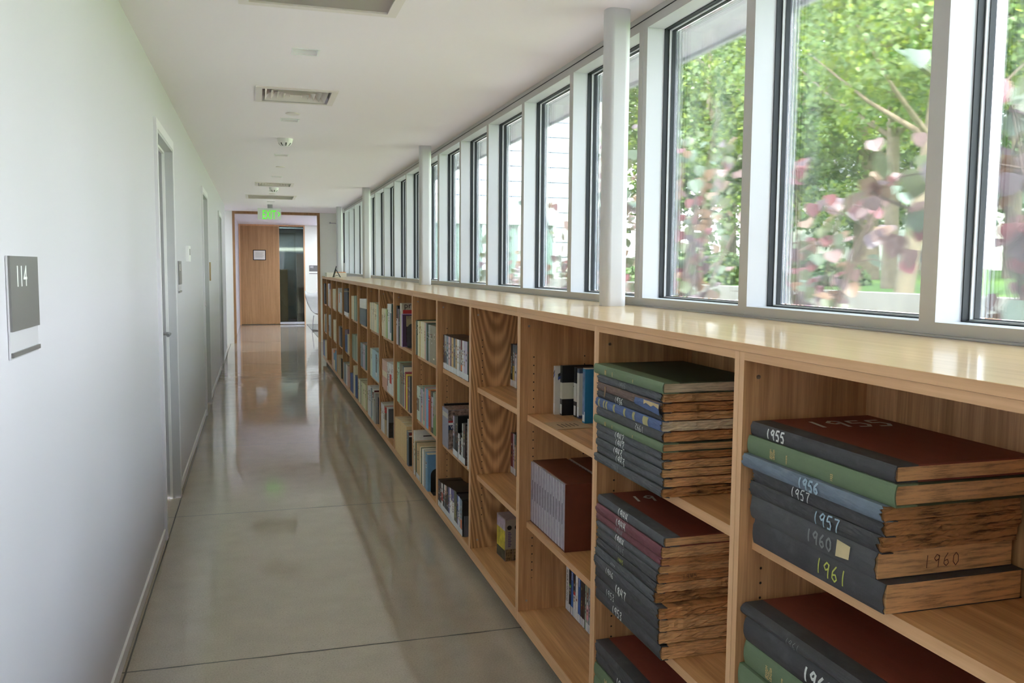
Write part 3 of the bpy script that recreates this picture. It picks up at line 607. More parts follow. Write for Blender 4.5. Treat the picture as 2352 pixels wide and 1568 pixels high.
 (9,'T',0.972,[(9.2432,9.31,0.245,'cream',0.17,'B'),(9.1744,9.2421,0.247,'cream',0.17,'B'),(9.1113,9.1733,0.25,'cream',0.17,'B'),(9.0472,9.1102,0.252,'cream',0.17,'B'),(8.9864,9.0461,0.254,'sage',0.17,'B'),(8.9268,8.9853,0.257,'sage',0.17,'B'),(8.8896,8.9257,0.259,'sagepale',0.17,'B'),(8.8317,8.8885,0.26,'sage',0.17,'B')]),
 (9,'M',0.976,[(9.2307,9.31,0.252,'sage',0.17,'B'),(9.1442,9.2295,0.254,'sage',0.17,'B'),(9.0748,9.143,0.257,'sagepale',0.17,'B'),(9.0043,9.0736,0.259,'sage',0.17,'B'),(8.9181,9.0031,0.262,'sage',0.17,'B'),(8.8459,8.9169,0.264,'sagepale',0.17,'B')]),
 (9,'B',0.955,[(9.2589,9.31,0.19,'blue',0.18,'B'),(9.2073,9.2583,0.19,'blue',0.18,'B'),(9.1251,9.2055,0.201,'bluev',0.18,'B'),(9.0483,9.124,0.209,'bluev',0.18,'B'),(8.9376,9.0164,0.3,'cream',0.18,'B'),(8.8383,8.9365,0.306,'rustlabel',0.2,'B'),(8.7632,8.8371,0.222,'blue',0.18,'B'),(8.6888,8.7626,0.222,'blue',0.18,'B')]),
 (10,'T',0.97,[(10.0321,10.0875,0.302,'navylab',0.19,'B'),(9.9761,10.0315,0.302,'navylab',0.19,'B'),(9.9185,9.9745,0.306,'navylab',0.19,'B'),(9.862,9.9179,0.306,'navylab',0.19,'B'),(9.7713,9.8603,0.31,'navylab',0.19,'B'),(9.7099,9.7703,0.313,'navylab',0.19,'B'),(9.6489,9.7093,0.313,'navylab',0.19,'B')]),
 (10,'M',0.976,[(10.0116,10.0875,0.246,'bluemar',0.17,'B'),(9.9359,10.0104,0.252,'bluemar',0.17,'B'),(9.8617,9.9347,0.258,'bluemar',0.17,'B'),(9.789,9.8605,0.264,'bluemar',0.17,'B'),(9.7321,9.7878,0.215,'cream',0.17,'B'),(9.6759,9.7315,0.215,'cream',0.17,'B')]),
 (10,'B',0.955,[(10.0314,10.0875,0.223,'grey',0.18,'B'),(9.9747,10.0308,0.223,'grey',0.18,'B'),(9.878,9.9727,0.227,'bluegrey',0.18,'B'),(9.7839,9.8766,0.23,'bluegrey',0.18,'B'),(9.7112,9.7825,0.233,'white',0.18,'B'),(9.6393,9.7106,0.233,'white',0.18,'B'),(9.5738,9.6373,0.235,'pinkcream',0.18,'B'),(9.5097,9.5732,0.235,'pinkcream',0.18,'B')]),
 (11,'T',0.972,[(10.7991,10.865,0.29,'white',0.17,'B'),(10.7327,10.7985,0.29,'white',0.17,'B'),(10.6378,10.7311,0.228,'creamorange',0.17,'B'),(10.5864,10.6368,0.248,'greywhite',0.17,'B'),(10.5353,10.5858,0.248,'greywhite',0.17,'B'),(10.4815,10.5337,0.246,'greywhite',0.17,'B'),(10.4287,10.4809,0.246,'greywhite',0.17,'B')]),
 (11,'M',0.976,[(10.796,10.865,0.234,'pinkgrey',0.18,'B'),(10.7264,10.7954,0.234,'pinkgrey',0.18,'B'),(10.4895,10.7248,0.238,'navycover',0.18,'B')]),
 (11,'B',0.955,[(10.7988,10.865,0.23,'tan',0.18,'B'),(10.7321,10.7982,0.23,'tan',0.18,'B'),(10.6653,10.7315,0.23,'tan',0.18,'B'),(10.5986,10.6647,0.23,'tan',0.18,'B'),(10.5232,10.5964,0.225,'tan',0.18,'B'),(10.4493,10.5226,0.225,'tan',0.18,'B'),(10.3754,10.4487,0.225,'tan',0.18,'B'),(10.2775,10.3733,0.237,'black',0.18,'B')]),
 (12,'T',0.972,[(11.5925,11.6425,0.26,'cream',0.17,'B'),(11.5419,11.5919,0.26,'cream',0.17,'B'),(11.441,11.54,0.263,'cream',0.17,'B'),(11.3428,11.4397,0.265,'cream',0.17,'B'),(11.2915,11.3415,0.267,'cream',0.17,'B'),(11.2409,11.2909,0.267,'cream',0.17,'B')]),
 (12,'M',0.976,[(11.5714,11.6335,0.269,'cream',0.17,'B'),(11.5087,11.5708,0.269,'cream',0.17,'B'),(11.446,11.5081,0.269,'cream',0.17,'B'),(11.3858,11.4438,0.277,'cream',0.17,'B'),(11.3273,11.3852,0.277,'cream',0.17,'B'),(11.2687,11.3267,0.277,'cream',0.17,'B')]),
 (12,'B',0.955,[(11.5727,11.6425,0.238,'pinkcream',0.18,'B'),(11.5023,11.5721,0.238,'pinkcream',0.18,'B'),(11.4446,11.5002,0.24,'pinkcream',0.18,'B'),(11.3885,11.444,0.24,'pinkcream',0.18,'B'),(11.326,11.3864,0.241,'bluecream',0.18,'B'),(11.265,11.3254,0.241,'bluecream',0.18,'B'),(11.204,11.2644,0.241,'bluecream',0.18,'B'),(11.1294,11.2019,0.251,'steelblue',0.18,'B'),(11.0562,11.1288,0.251,'steelblue',0.18,'B'),(10.9831,11.0556,0.251,'steelblue',0.18,'B'),(10.91,10.9825,0.251,'steelblue',0.18,'B')]),
 (13,'T',0.972,[(12.3588,12.42,0.313,'greywhite',0.17,'B'),(12.297,12.3582,0.313,'greywhite',0.17,'B'),(12.2287,12.2954,0.317,'lilacpink',0.17,'B'),(12.1614,12.2281,0.317,'lilacpink',0.17,'B'),(12.0983,12.1598,0.243,'pinkcream',0.17,'B'),(12.0361,12.0977,0.243,'pinkcream',0.17,'B')]),
 (13,'M',0.976,[(12.349,12.42,0.292,'greyblk',0.17,'B'),(12.2774,12.3484,0.292,'greyblk',0.17,'B'),(12.2178,12.276,0.297,'greywhite',0.17,'B'),(12.1589,12.2172,0.297,'greywhite',0.17,'B'),(12.0627,12.1575,0.302,'grey',0.17,'B')]),
 (14,'T',0.972,[(13.1279,13.1975,0.299,'black',0.17,'B'),(13.0576,13.1273,0.299,'black',0.17,'B'),(12.992,13.0561,0.304,'black',0.17,'B'),(12.9273,12.9914,0.304,'black',0.17,'B')]),
 (14,'M',0.976,[(13.1264,13.1975,0.258,'cream',0.17,'B'),(13.0548,13.1258,0.258,'cream',0.17,'B'),(12.9927,13.0532,0.268,'black',0.17,'B'),(12.9315,12.9921,0.268,'black',0.17,'B'),(12.8684,12.9299,0.276,'grey',0.17,'B'),(12.8063,12.8678,0.276,'grey',0.17,'B')]),
 (14,'B',0.955,[(13.1135,13.1769,0.231,'blue',0.17,'B'),(13.0494,13.1129,0.231,'blue',0.17,'B'),(12.9854,13.0488,0.231,'blue',0.17,'B'),(12.9188,12.9832,0.243,'grey',0.17,'B'),(12.8537,12.9182,0.243,'grey',0.17,'B'),(12.7887,12.8531,0.243,'grey',0.17,'B'),(12.7185,12.7865,0.255,'cream',0.17,'B'),(12.65,12.7179,0.255,'cream',0.17,'B'),(12.5814,12.6494,0.255,'cream',0.17,'B')]),
 (2,'T',1.146,[(3.8354,3.8675,0.201,'dvdcath',0.11,'V'),(3.8058,3.8338,0.201,'dvdgold',0.11,'V'),(3.7634,3.8042,0.201,'dvdgrey',0.11,'V')]),
 (2,'M',1.15,[(3.8317,3.8675,0.193,'darkred',0.1,'V'),(3.8098,3.8301,0.196,'lilac',0.1,'V'),(3.7837,3.8082,0.197,'tanteal',0.1,'V')]),
 (1,'B',1.143,[(3.0368,3.0707,0.175,'ownhand',0.11,'V'),(3.0146,3.0352,0.176,'greendark',0.11,'V'),(2.9899,3.013,0.176,'knowblue',0.11,'V'),(2.9683,2.9883,0.177,'blackredwhite',0.11,'V'),(2.939,2.9667,0.177,'white',0.11,'V'),(2.9128,2.9374,0.178,'knowblue',0.11,'V'),(2.8922,2.9112,0.178,'darkbrown',0.11,'V'),(2.8692,2.8906,0.179,'darkbrown',0.11,'V'),(2.8566,2.8676,0.18,'palegreenv',0.11,'V'),(2.8317,2.855,0.18,'photopink',0.11,'V'),(2.8159,2.8301,0.18,'greyv',0.11,'V')]),
]

C = dict(cream=(214,204,180), creamy=(216,206,172), cream2=(212,200,176), white=(216,216,214), grey=(150,150,148), black=(38,38,40), darkgrey=(72,74,78), tan=(178,156,120), kraft=(188,160,116), kraftworn=(206,176,126),
 sage=(136,154,138), sagepale=(168,178,164), palesage=(190,202,188), palelime=(190,190,150), lime=(128,160,80), green=(34,72,56), greendk=(38,64,46), mint=(160,194,172), paleblue=(170,196,206), skyblue=(120,166,202), steelblue=(96,138,172), blue=(58,90,152), bluev=(80,92,146), navy=(52,58,78), bluegrey=(122,136,152), lilac=(178,168,186), mauve=(116,96,108), purple=(84,78,130), pink=(196,140,148), pinkp=(204,172,160), salmon=(200,158,138), red=(186,48,46), crimson=(150,48,66), maroon=(108,38,40), orange=(206,108,52), yellow=(228,196,52), mustard=(184,158,76), brown=(112,84,62), brownd=(58,46,38), taupe=(140,132,112), taupedk=(118,110,92), teal=(92,122,116), olive=(76,78,54), leaf=(104,130,82), slate=(92,102,112), greylilac=(150,146,162), cyan=(58,122,152), know=(44,92,166))
def bn(*a): return list(a)
ST = {  # style: (wording, [(fraction, colour)...] top to bottom)
 'whiteblk': ('white topped dark', [(.36,'white'),(.64,'slate')]), 'pinkcream': ('pinkish cream', [(1,'pinkp')]), 'navylab': ('navy bound', [(.08,'navy'),(.04,'taupe'),(.74,'navy'),(.14,'white')]), 'greywhite': ('greyish white', [(1,(196,196,198))]),
 'kraftworn': ('worn tan paper', [(1,'kraftworn')]), 'pinkband': ('pink and cream banded', [(.38,'pinkp'),(.2,'cream'),(.42,'salmon')]), 'bluemar': ('blue and maroon', [(.24,'mauve'),(.76,'blue')]), 'whitered': ('white and red', [(.35,'white'),(.3,'red'),(.35,'white')]),
 'lilacpink': ('lilac pink', [(.45,'lilac'),(.55,'pinkp')]), 'greyblk': ('grey and black', [(.5,'grey'),(.3,'darkgrey'),(.2,'grey')]), 'bluecream': ('blue and cream', [(.12,'orange'),(.38,'steelblue'),(.5,'cream')]), 'whitepurple': ('purple topped white', [(.34,'purple'),(.66,'white')]), 'tealgrey': ('teal grey', [(.12,'teal'),(.76,(140,152,156)),(.12,'mint')]),
 'pinkgrey': ('pinkish grey', [(1,(166,152,148))]), 'palephoto': ('pale photographic', [(.35,'palesage'),(.37,'taupedk'),(.28,'palesage')]), 'navycover': ('navy and black', [(.45,'navy'),(.55,'darkgrey')]), 'knowblue': ('bright blue', [(1,'know')]), 'greycover': ('pale grey', [(1,(176,180,176))]), 'darkbrown': ('dark brown', [(1,'brownd')]), 'creamgrey': ('cream with a grey edge', [(1,(192,188,168))]),
 'charred': ('black and red', [(.7,(64,44,48)),(.3,'black')]), 'whiteplum': ('white and plum', [(.4,'white'),(.4,'mauve'),(.2,'white')]), 'whitemaroon': ('white with a maroon panel', [(.11,'white'),(.17,'maroon'),(.72,(190,188,184))]), 'whiteblue': ('white and blue', [(.25,'white'),(.55,'bluegrey'),(.2,'white')]), 'whitebar': ('large white', [(1,(206,204,198))]), 'taupegold': ('taupe with gold', [(.85,'taupe'),(.04,'cream'),(.11,'taupe')]), 'tanyel': ('mustard yellow', [(1,(196,166,110))]),
 'tanteal': ('tan and teal', [(.25,'teal'),(.75,'kraft')]), 'slateblack': ('slate blue and black', [(1,'slate')]), 'sagegrey': ('sage grey', [(1,(126,136,130))]), 'rustlabel': ('cream with a rust label', [(1,'cream')]), 'redpink': ('pinkish red', [(1,(178,82,84))]), 'redorange': ('red and orange', [(.12,'orange'),(.78,'red'),(.1,'orange')]), 'projekt': ('tall cream and red', [(1,(196,188,170))]), 'program': ('lilac and purple', [(1,(166,146,186))]), 'pinkwhite': ('pale pink', [(1,(206,180,182))]), 'photopink': ('grey and pink photographic', [(.25,'taupe'),(.2,'grey'),(.3,'pink'),(.25,'grey')]),
 'palegreenv': ('pale green', [(1,(150,176,156))]), 'palegreen': ('pale green', [(1,(176,186,156))]), 'ownhand': ('white lettered', [(1,'white')]), 'orangegrey': ('grey and orange', [(.55,'bluegrey'),(.45,'orange')]), 'olivetext': ('dark olive', [(1,'olive')]), 'navyblk': ('navy black', [(1,(44,46,58))]), 'mint2': ('mint green', [(1,(172,192,172))]), 'limeline': ('lime striped', [(1,'lime')]), 'lilacblack': ('lilac and black', [(.12,'black'),(.74,'lilac'),(.14,'black')]), 'leafgreen': ('leaf green', [(.3,'sage'),(.3,'taupe'),(.4,'leaf')]), 'greyv': ('plain grey', [(1,'bluegrey')]), 'greytan': ('grey and tan', [(.8,'slate'),(.2,'tan')]), 'greymix': ('mixed grey', [(.5,'lilac'),(.5,'slate')]), 'greygreen': ('grey green', [(1,(120,120,104))]), 'greyblue': ('greyish blue', [(1,'bluegrey')]), 'greendark': ('black and green', [(.35,'black'),(.06,(90,180,60)),(.59,'black')]),
 'dvdgrey': ('grey sleeved', [(.2,'slate'),(.8,(176,172,174))]), 'dvdgold': ('grey and gold', [(.5,'slate'),(.5,'mustard')]), 'dvdcath': ('black with white capitals', [(.9,'black'),(.1,'orange')]), 'darkred': ('dark red', [(1,'maroon')]), 'darkmosaic': ('dark photographic', [(1,(70,58,54))]), 'creampink': ('cream with a pink line', [(1,(204,184,160))]), 'creamorange': ('orange and cream', [(.5,'orange'),(.5,'cream')]), 'camo': ('mottled green', [(.5,'taupe'),(.5,'leaf')]), 'brownred': ('brown and red patterned', [(.2,'red'),(.25,'brown'),(.55,'tan')]), 'brownor': ('brown and orange', [(.25,'maroon'),(.4,'grey'),(.15,'orange'),(.2,'maroon')]), 'bluewhite': ('blue and white', [(.6,'blue'),(.4,(150,150,186))]), 'bluephoto': ('blue with a dark photograph', [(.1,'paleblue'),(.62,'slate'),(.14,'white'),(.14,'paleblue')]), 'blackwhite': ('black and white', [(.32,'black'),(.68,(200,196,198))]), 'blackredwhite': ('black, red and white', [(.42,'black'),(.08,'red'),(.5,'white')]), 'blackpink': ('black and pink', [(.3,'pinkp'),(.7,'black')]), 'blackgreen': ('blackish green', [(1,(40,52,42))]), 'whiteblk2': ('', []), 'bluered': ('grey and blue', [(.25,'bluegrey'),(.4,'mauve'),(.35,'purple')]), 'whiteblkx': ('', []), 'bluegrey': ('blue grey', [(1,'bluegrey')]), 'whitered2': ('', []), 'mauve': ('mauve', [(1,'mauve')]),
}
ST['whiteblk_v'] = ('white and black', [(.5,'white'),(.5,'black')])
def cmat(c):
    rgb = C[c] if isinstance(c, str) else c
    rgb = tuple(min(236, int(v*1.08+6)) for v in rgb)
    return plain('cover_%d_%d_%d' % rgb, rgb, .48, var=.06, vscale=60)
PAGES = plain('page_edges', (206, 194, 168), .8, var=.08, vscale=90)
BLK = plain('black_case', (30, 30, 32), .35)
LAB = plain('call_number_label', (222, 224, 226), .6)
SHZ = {'T': ZA, 'M': ZM, 'B': ZB}; SHN = {'T': 'top', 'M': 'middle', 'B': 'bottom'}
LOOKW = {}
BK = {}
def make_item(xs, y0, y1, h, st, d, kind, z, detail):
    """origin at the middle of the spine foot; local x runs into the shelf"""
    w = (y1-y0)/2; word, bands = ST.get(st, (None, None))
    if bands is None or not bands: word = word or st; bands = [(1, st)]
    loc = (xs, (y0+y1)/2, z+.0004); d = min(d, XBK-.012-xs)
    b = MB(); t = .0022 if kind == 'B' else 0
    zt = h
    if kind == 'V':
        b.box(0.0006, d, -w, w, 0, h, BLK)
        for f, c in bands:
            b.box(0, .0006, -w+.0012, w-.0012, zt-f*h+(.001 if zt-f*h < .001 else 0), zt, cmat(c)); zt -= f*h
    else:
        # rounded spine with two boards
        n = 4 if detail else 2
        for f, c in bands:
            z1, z0 = zt, max(zt-f*h, 0); m = cmat(c); zt = z0
            P = []
            for k in range(n+1):
                a = -math.pi/2+math.pi*k/n; P.append((.004-.004*math.cos(a), w*math.sin(a)))
            P = [(d, -w)] + P + [(d, w)]; Q = [(d, w-t)] + [(t+.001, w-t), (t+.001, -w+t)] + [(d, -w+t)]
            loop = P+Q
            b.grid([[(x, y, z1) for x, y in loop], [(x, y, z0) for x, y in loop]], m, close=True)
            if z1 == h or z0 == 0:
                for zz in ((z1,) if z1 == h else ()) + ((z0,) if z0 == 0 else ()):
                    i = len(P)
                    b.face([(d, -w, zz), (t+.001, -w, zz), (t+.001, -w+t, zz), (d, -w+t, zz)], m)
                    b.face([(d, w-t, zz), (t+.001, w-t, zz), (t+.001, w, zz), (d, w, zz)], m)
                    b.face([(0.0005, -w*.7, zz), (t+.001, -w, zz), (t+.001, w, zz), (0.0005, w*.7, zz)], m)
    o = b.build('video_case' if kind == 'V' else 'book'); o.location = loc
    if kind == 'B' and w > .004:
        MB().box(t+.001, d-.003, -w+t, w-t, .002, h-.003, PAGES).build('page_block', o)
    if kind == 'B' and detail and w > .011 and st not in ('pinkband', 'whiteblk', 'kraftworn') and rnd.random() < .7:
        z1 = h*rnd.uniform(.78, .9); z0 = z1-h*rnd.uniform(.12, .4); tw = w*rnd.uniform(.22, .4)
        bb = MB()
        for q in range(5):
            if rnd.random() < .8: bb.box(-.0007, .0002, -tw, tw, z0+(z1-z0)*q/5, z0+(z1-z0)*(q+.7)/5, TITLES[rnd.randrange(4)])
        if bb.f: bb.build('spine_title', o)
    if kind == 'V':
        bb = MB()
        for q in range(7):
            if rnd.random() < .7: bb.box(-.0006, .0002, -w*.3, w*.3, h*(.35+.07*q), h*(.35+.07*q+.05), TITLES[rnd.randrange(4)])
        if bb.f and st not in ('ownhand', 'knowblue', 'dvdcath', 'olivetext'): bb.build('spine_title', o)
    if kind == 'V' or st == 'kraft':
        if w > .006: MB().box(-.0012, 0, -w+.002, w-.002, .003, .033, LAB).build('call_label', o)
    return o, word
TITLES = [plain('title_dark', (70, 62, 60), .6), plain('title_gold', (170, 146, 92), .5), plain('title_pale', (216, 212, 204), .6), plain('title_rust', (140, 70, 52), .6)]
NUM = ['first', 'second', 'third', 'fourth', 'fifth', 'sixth', 'seventh', 'eighth', 'ninth', 'tenth', 'eleventh', 'twelfth', 'thirteenth', 'fourteenth', 'fifteenth', 'sixteenth', 'seventeenth', 'eighteenth', 'nineteenth', 'twentieth', 'twenty-first', 'twenty-second', 'twenty-third', 'twenty-fourth', 'twenty-fifth', 'twenty-sixth', 'twenty-seventh', 'twenty-eighth', 'twenty-ninth', 'thirtieth']
GCOL = {'cream': 'cream', 'creamy': 'cream', 'cream2': 'cream', 'white': 'white', 'grey': 'grey', 'tan': 'tan', 'greendk': 'dark green', 'palesage': 'pale sage', 'palelime': 'pale lime', 'sagepale': 'pale sage', 'steelblue': 'steel blue', 'skyblue': 'sky blue', 'paleblue': 'pale blue', 'bluev': 'violet blue', 'taupedk': 'dark taupe', 'darkgrey': 'dark grey', 'kraft': 'tan paper', 'green': 'dark green', 'mint': 'mint green'}
rowcount = {}
for bay, sh, xs, items in BOOKS:
    for it in items: rowcount.setdefault((bay, sh), []).append((it, xs))
ITEMS = {}
for (bay, sh), lst in rowcount.items():
    lst.sort(key=lambda q: -q[0][1])
    for i, ((y0, y1, h, st, d, kind), xs) in enumerate(lst):
        o, word = make_item(xs, y0, y1, h, st, d, kind, SHZ[sh], bay < 9)
        word = GCOL.get(st, word); nm = 'video case' if kind == 'V' else 'book'
        tag(o, '%s %s, %s from left, %s shelf, %s bookcase bay' % (word, nm, NUM[i], SHN[sh], ORD[bay]), nm, '%ss on the %s shelf of the %s bay' % (nm, SHN[sh], ORD[bay]))
        ITEMS[(bay, sh, i)] = (o, y0, y1, h, st, d)

def sign_on_cover(st, fn):
    for k, (o, y0, y1, h, s2, d) in ITEMS.items():
        if s2 == st: fn(o, (y1-y0)/2, h, d)
NY = -1
def coverbox(o, w, x0, x1, z0, z1, m, name='cover_print', lift=.0005):
    return MB().box(x0, x1, -w-lift, -w, z0, z1, m).build(name, o)
def f_projekt(o, w, h, d):
    coverbox(o, w, .012, d-.01, h*.62, h*.85, plain('red_print', C['red'], .5)); coverbox(o, w, .07, d-.02, h*.64, h*.69, M['inkblack'], lift=.001); coverbox(o, w, .085, d-.02, h*.74, h*.81, plain('navy_print', C['navy'], .5), lift=.001)
    text_mesh('projekt', .058, M['inkblack'], 'title', o, frame_mat((.02, -w-.001, h*.89), (1, 0, 0), (0, 0, 1)), .0003)
sign_on_cover('projekt', f_projekt)
def f_program(o, w, h, d):
    coverbox(o, w, .004, d-.004, .004, h-.004, plain('purple_print', (84, 58, 88), .5)); coverbox(o, w, .03, d-.02, h*.62, h*.94, plain('sand_print', (176, 160, 124), .6), lift=.001)
    coverbox(o, w, .03, d-.02, .03, h*.6, plain('dark_photo', (66, 46, 48), .5, var=.6, vscale=60), lift=.001)
    text_mesh('Program', .034, M['signgrey'], 'title', o, frame_mat((.036, -w-.0016, h*.84), (1, 0, 0), (0, 0, 1)), .0003)
sign_on_cover('program', f_program)
def f_whitebar(o, w, h, d):
    coverbox(o, w, .06, d-.01, h*.86, h*.885, M['inkblack']); text_mesh('KIM', .022, M['inkblack'], 'title', o, frame_mat((d-.055, -w-.001, h*.79), (1, 0, 0), (0, 0, 1)), .0003)
sign_on_cover('whitebar', f_whitebar)
def f_slate(o, w, h, d):
    coverbox(o, w, .006, d-.004, .006, h*.86, M['black']); coverbox(o, w, .006, d-.004, h*.9, h-.004, plain('maroon_print', C['maroon'], .5)); coverbox(o, w, .006, d-.004, h*.86, h*.9, M['white'])
sign_on_cover('slateblack', f_slate)
def f_maroon(o, w, h, d):
    coverbox(o, w, .01, d-.004, h*.82, h*.94, plain('maroon_print', C['maroon'], .5))
sign_on_cover('whitemaroon', f_maroon)
sign_on_cover('rustlabel', lambda o, w, h, d: coverbox(o, w, .05, d-.01, h*.78, h*.88, plain('rust_print', (150, 72, 36), .6)))
def f_greycov(o, w, h, d):
    coverbox(o, w, .006, d-.004, h*.4, h*.68, plain('grey_photo', (110, 114, 110), .5, var=.5, vscale=120))
    text_mesh('Days of Remembrance', .013, M['inkblack'], 'title', o, frame_mat((.012, -w-.001, h*.88), (1, 0, 0), (0, 0, 1)), .0003)
sign_on_cover('greycover', f_greycov)
sign_on_cover('darkmosaic', lambda o, w, h, d: coverbox(o, w, .003, d-.004, .004, h-.006, plain('photo_mosaic', (110, 92, 84), .5, var=.8, vscale=90)))
VERT = lambda x, y, z: frame_mat((x, y, z), (0, 0, -1), (0, -1, 0))   # lettering running down the spine
def spine_text(st, txt, size, m, z1, xs=1.0, first=False):
    for k, (o, y0, y1, h, s2, d) in ITEMS.items():
        if s2 == st: text_mesh(txt, size, m, 'spine_title', o, frame_mat((-.0006, size*.36, h*z1), (0, 0, -1), (0, -1, 0)), .0002, xs=xs)
spine_text('ownhand', 'IN OUR OWN HAND', .017, M['inkblack'], .93, .78)
spine_text('knowblue', 'KNOX', .014, M['white'], .95, .7)
spine_text('dvdcath', 'CATHERLAND', .016, M['white'], .72, .8)
for k, (o, y0, y1, h, s2, d) in ITEMS.items():
    if s2 == 'olivetext': MB().box(-.0012, -.0006, -.008, .002, h*.28, h*.58, plain('yellow_print', (190, 186, 110), .5, var=.5, vscale=300)).build('spine_title', o)
def f_mos(o, w, h, d): pass

# boxed set with photographs, middle shelf of the fifth bay
t = empty('boxed_video_set', (.972, 4.448, ZM+.0005)); tag(t, 'thick boxed set with lilac spine and photo mosaic end, middle shelf of the fifth bay', 'boxed set')
L = .148; Hh = .212
MB().box(0, .2, 0, L, 0, Hh, plain('lilac_box', (150, 150, 170), .45, var=.08)).build('box', t)
MB().box(-.001, 0, .006, L-.006, Hh*.78, Hh*.90, plain('pale_title_print', (198, 194, 180), .5, var=.3, vscale=200)).build('spine_title', t)
mos = plain('mosaic_print', (140, 118, 108), .5, var=.9, vscale=70)
MB().box(.002, .198, -.001, 0, .002, Hh-.002, mos).build('end_print', t); MB().box(.002, .198, .002, L-.002, Hh, Hh+.001, mos).build('top_print', t)
MB().box(.002, .198, -.0016, -.001, Hh*.68, Hh*.73, plain('red_print', C['red'], .5)).box(.002, .198, -.0016, -.001, Hh*.62, Hh*.68, M['white']).box(.002, .198, -.0016, -.001, Hh*.50, Hh*.62, plain('navy_print2', (32, 44, 86), .5)).build('end_bands', t)
text_mesh('WAR', .026, M['white'], 'title', t, frame_mat((.012, -.0022, Hh*.52), (1, 0, 0), (0, 0, 1)), .0003)
o = MB().box(0, .2, -.006, .006, 0, .245, cmat((214, 214, 216))).build('book'); o.location = (.968, 3.985, ZM+.0005); tag(o, 'thin upright white book at the right end, middle shelf of the fifth bay', 'book')
o = MB().box(0, .2, -.008, .008, 0, .222, BLK).build('book'); o.location = (.985, 4.612, ZM+.0005); tag(o, 'thin black book behind the boxed set, middle shelf of the fifth bay', 'book')

# wide boxed volumes with a numbered cover, bottom shelf of the eighth bay
t = empty('boxed_book_set', (.968, 6.60, ZB+.0005)); tag(t, 'white topped boxed book set with dark numbered cover, bottom shelf of the eighth bay', 'boxed set')
MB().box(0, .22, 0, .09, 0, .232, plain('white_box', (206, 206, 208), .5)).build('box', t)
MB().box(.002, .218, -.001, 0, .12, .228, plain('grey_cover', (104, 104, 106), .5)).box(.002, .218, -.001, 0, .002, .12, plain('dark_cover', (60, 50, 40), .5, var=.6, vscale=40)).build('cover_print', t)
text_mesh('29', .05, M['white'], 'number_lettering', t, frame_mat((.04, -.0016, .18), (1, 0, 0), (0, 0, 1)), .0003, xs=1.2)

# videos standing end on, bottom shelf of the fourth bay: boxed pair turned to the viewer
t = empty('boxed_video_pair', (1.063, 3.65, ZB+.0005), rz=0); tag(t, 'boxed pair of video tapes with yellow picture side, bottom shelf of the fourth bay', 'boxed set')
t.rotation_euler = (0, 0, math.radians(3))
MB().box(0, .075, 0, .12, 0, .195, plain('mauve_box', (150, 134, 132), .5, var=.15)).build('box', t)
MB().box(-.001, 0, .004, .116, .05, .14, plain('yellow_picture', (196, 180, 60), .5, var=.4, vscale=30)).box(-.001, 0, .004, .116, .004, .05, plain('forest_picture', (72, 74, 60), .5, var=.5, vscale=40)).box(-.001, 0, .004, .116, .14, .19, plain('lilac_picture', (176, 160, 176), .5, var=.3, vscale=40)).build('picture_side', t)
for k in (0, 1):
    x0 = .002+.0365*k
    MB().box(x0, x0+.034, -.001, 0, .055, .19, plain('grey_spine_print', (160, 150, 140), .5)).box(x0, x0+.034, -.001, 0, .002, .055, plain('crowd_print', (120, 100, 70), .5, var=.9, vscale=120)).build('tape_spine', t)
    MB().cyl((x0+.017, -.002, .155), .011, .001, M['black'], 'Y', 14).build('emblem', t)
    b = MB()
    for j in range(9): b.box(x0+.011, x0+.023+.004*(j % 2), -.0016, -.001, .066+.008*j, .071+.008*j, plain('mauve_print', (100, 84, 118), .5))
    b.build('spine_title', t)
for k, (c, y) in enumerate((((60, 58, 56), 3.72), ((150, 148, 146), 3.70))):
    o = MB().box(0, .11, -.013, .013, 0, .19, BLK).box(-.001, 0, -.012, .012, .002, .188, cmat(c)).build('video_case'); o.location = (1.145, 3.79-.03*k, ZB+.0005); tag(o, ['dark', 'grey'][k]+' video case half hidden behind the boxed pair, bottom shelf of the fourth bay', 'video case')

# books standing apart, top shelf of the third bay
def solo(x, y, w, h, d, parts, label, cat='book', lab=True, name='book'):
    """parts: (z0 fraction, z1 fraction, colour)"""
    t = empty(name, (x, y, ZA+.0005)); tag(t, label, cat, 'books on the top shelf of the third bay')
    b = MB()
    for a, c, col in parts: b.box(0, d, -w/2, w/2, h*a, h*c, plain('solo_%d_%d_%d' % col, col, .42))
    b.build('cover', t)
    if lab: MB().box(-.0006, 0, -w/2+.002, w/2-.003, .006, .042, LAB).build('call_label', t)
    return t
s1 = solo(1.084, 3.070, .017, .186, .10, [(0, 1, (206, 202, 192))], 'white video box with a blue and black diagonal stripe, leftmost on its shelf')
b = MB()
for z0, m_ in ((.150, plain('blue_print', (44, 72, 140), .5)), (.162, M['inkblack'])): b.face([(.012, -.0089, z0-.018), (.05, -.0089, z0+.004), (.05, -.0089, z0+.014), (.012, -.0089, z0-.006)], m_); b.face([(-.0004, .008, z0-.012), (-.0004, -.008, z0+.004), (-.0004, -.008, z0+.012), (-.0004, .008, z0-.004)], m_)
b.build('stripe_print', s1)
s2 = solo(1.104, 3.047, .022, .190, .125, [(0, .33, (24, 24, 26)), (.33, .66, (204, 200, 178)), (.66, 1, (24, 24, 26))], 'black video box with a wide cream band and small print')
b = MB()
for k in range(5): b.box(.045+.02*(k > 0), .105-.006*(k % 2), -.0114, -.011, .108-.009*k, .112-.009*k, M['inkblack'])
b.build('printed_lines', s2)
solo(1.142, 3.000, .024, .188, .11, [(0, .31, (30, 30, 32)), (.31, .68, (206, 204, 196)), (.68, 1, (40, 42, 46))], 'narrow black video box with a white middle band beside the slate topped one')
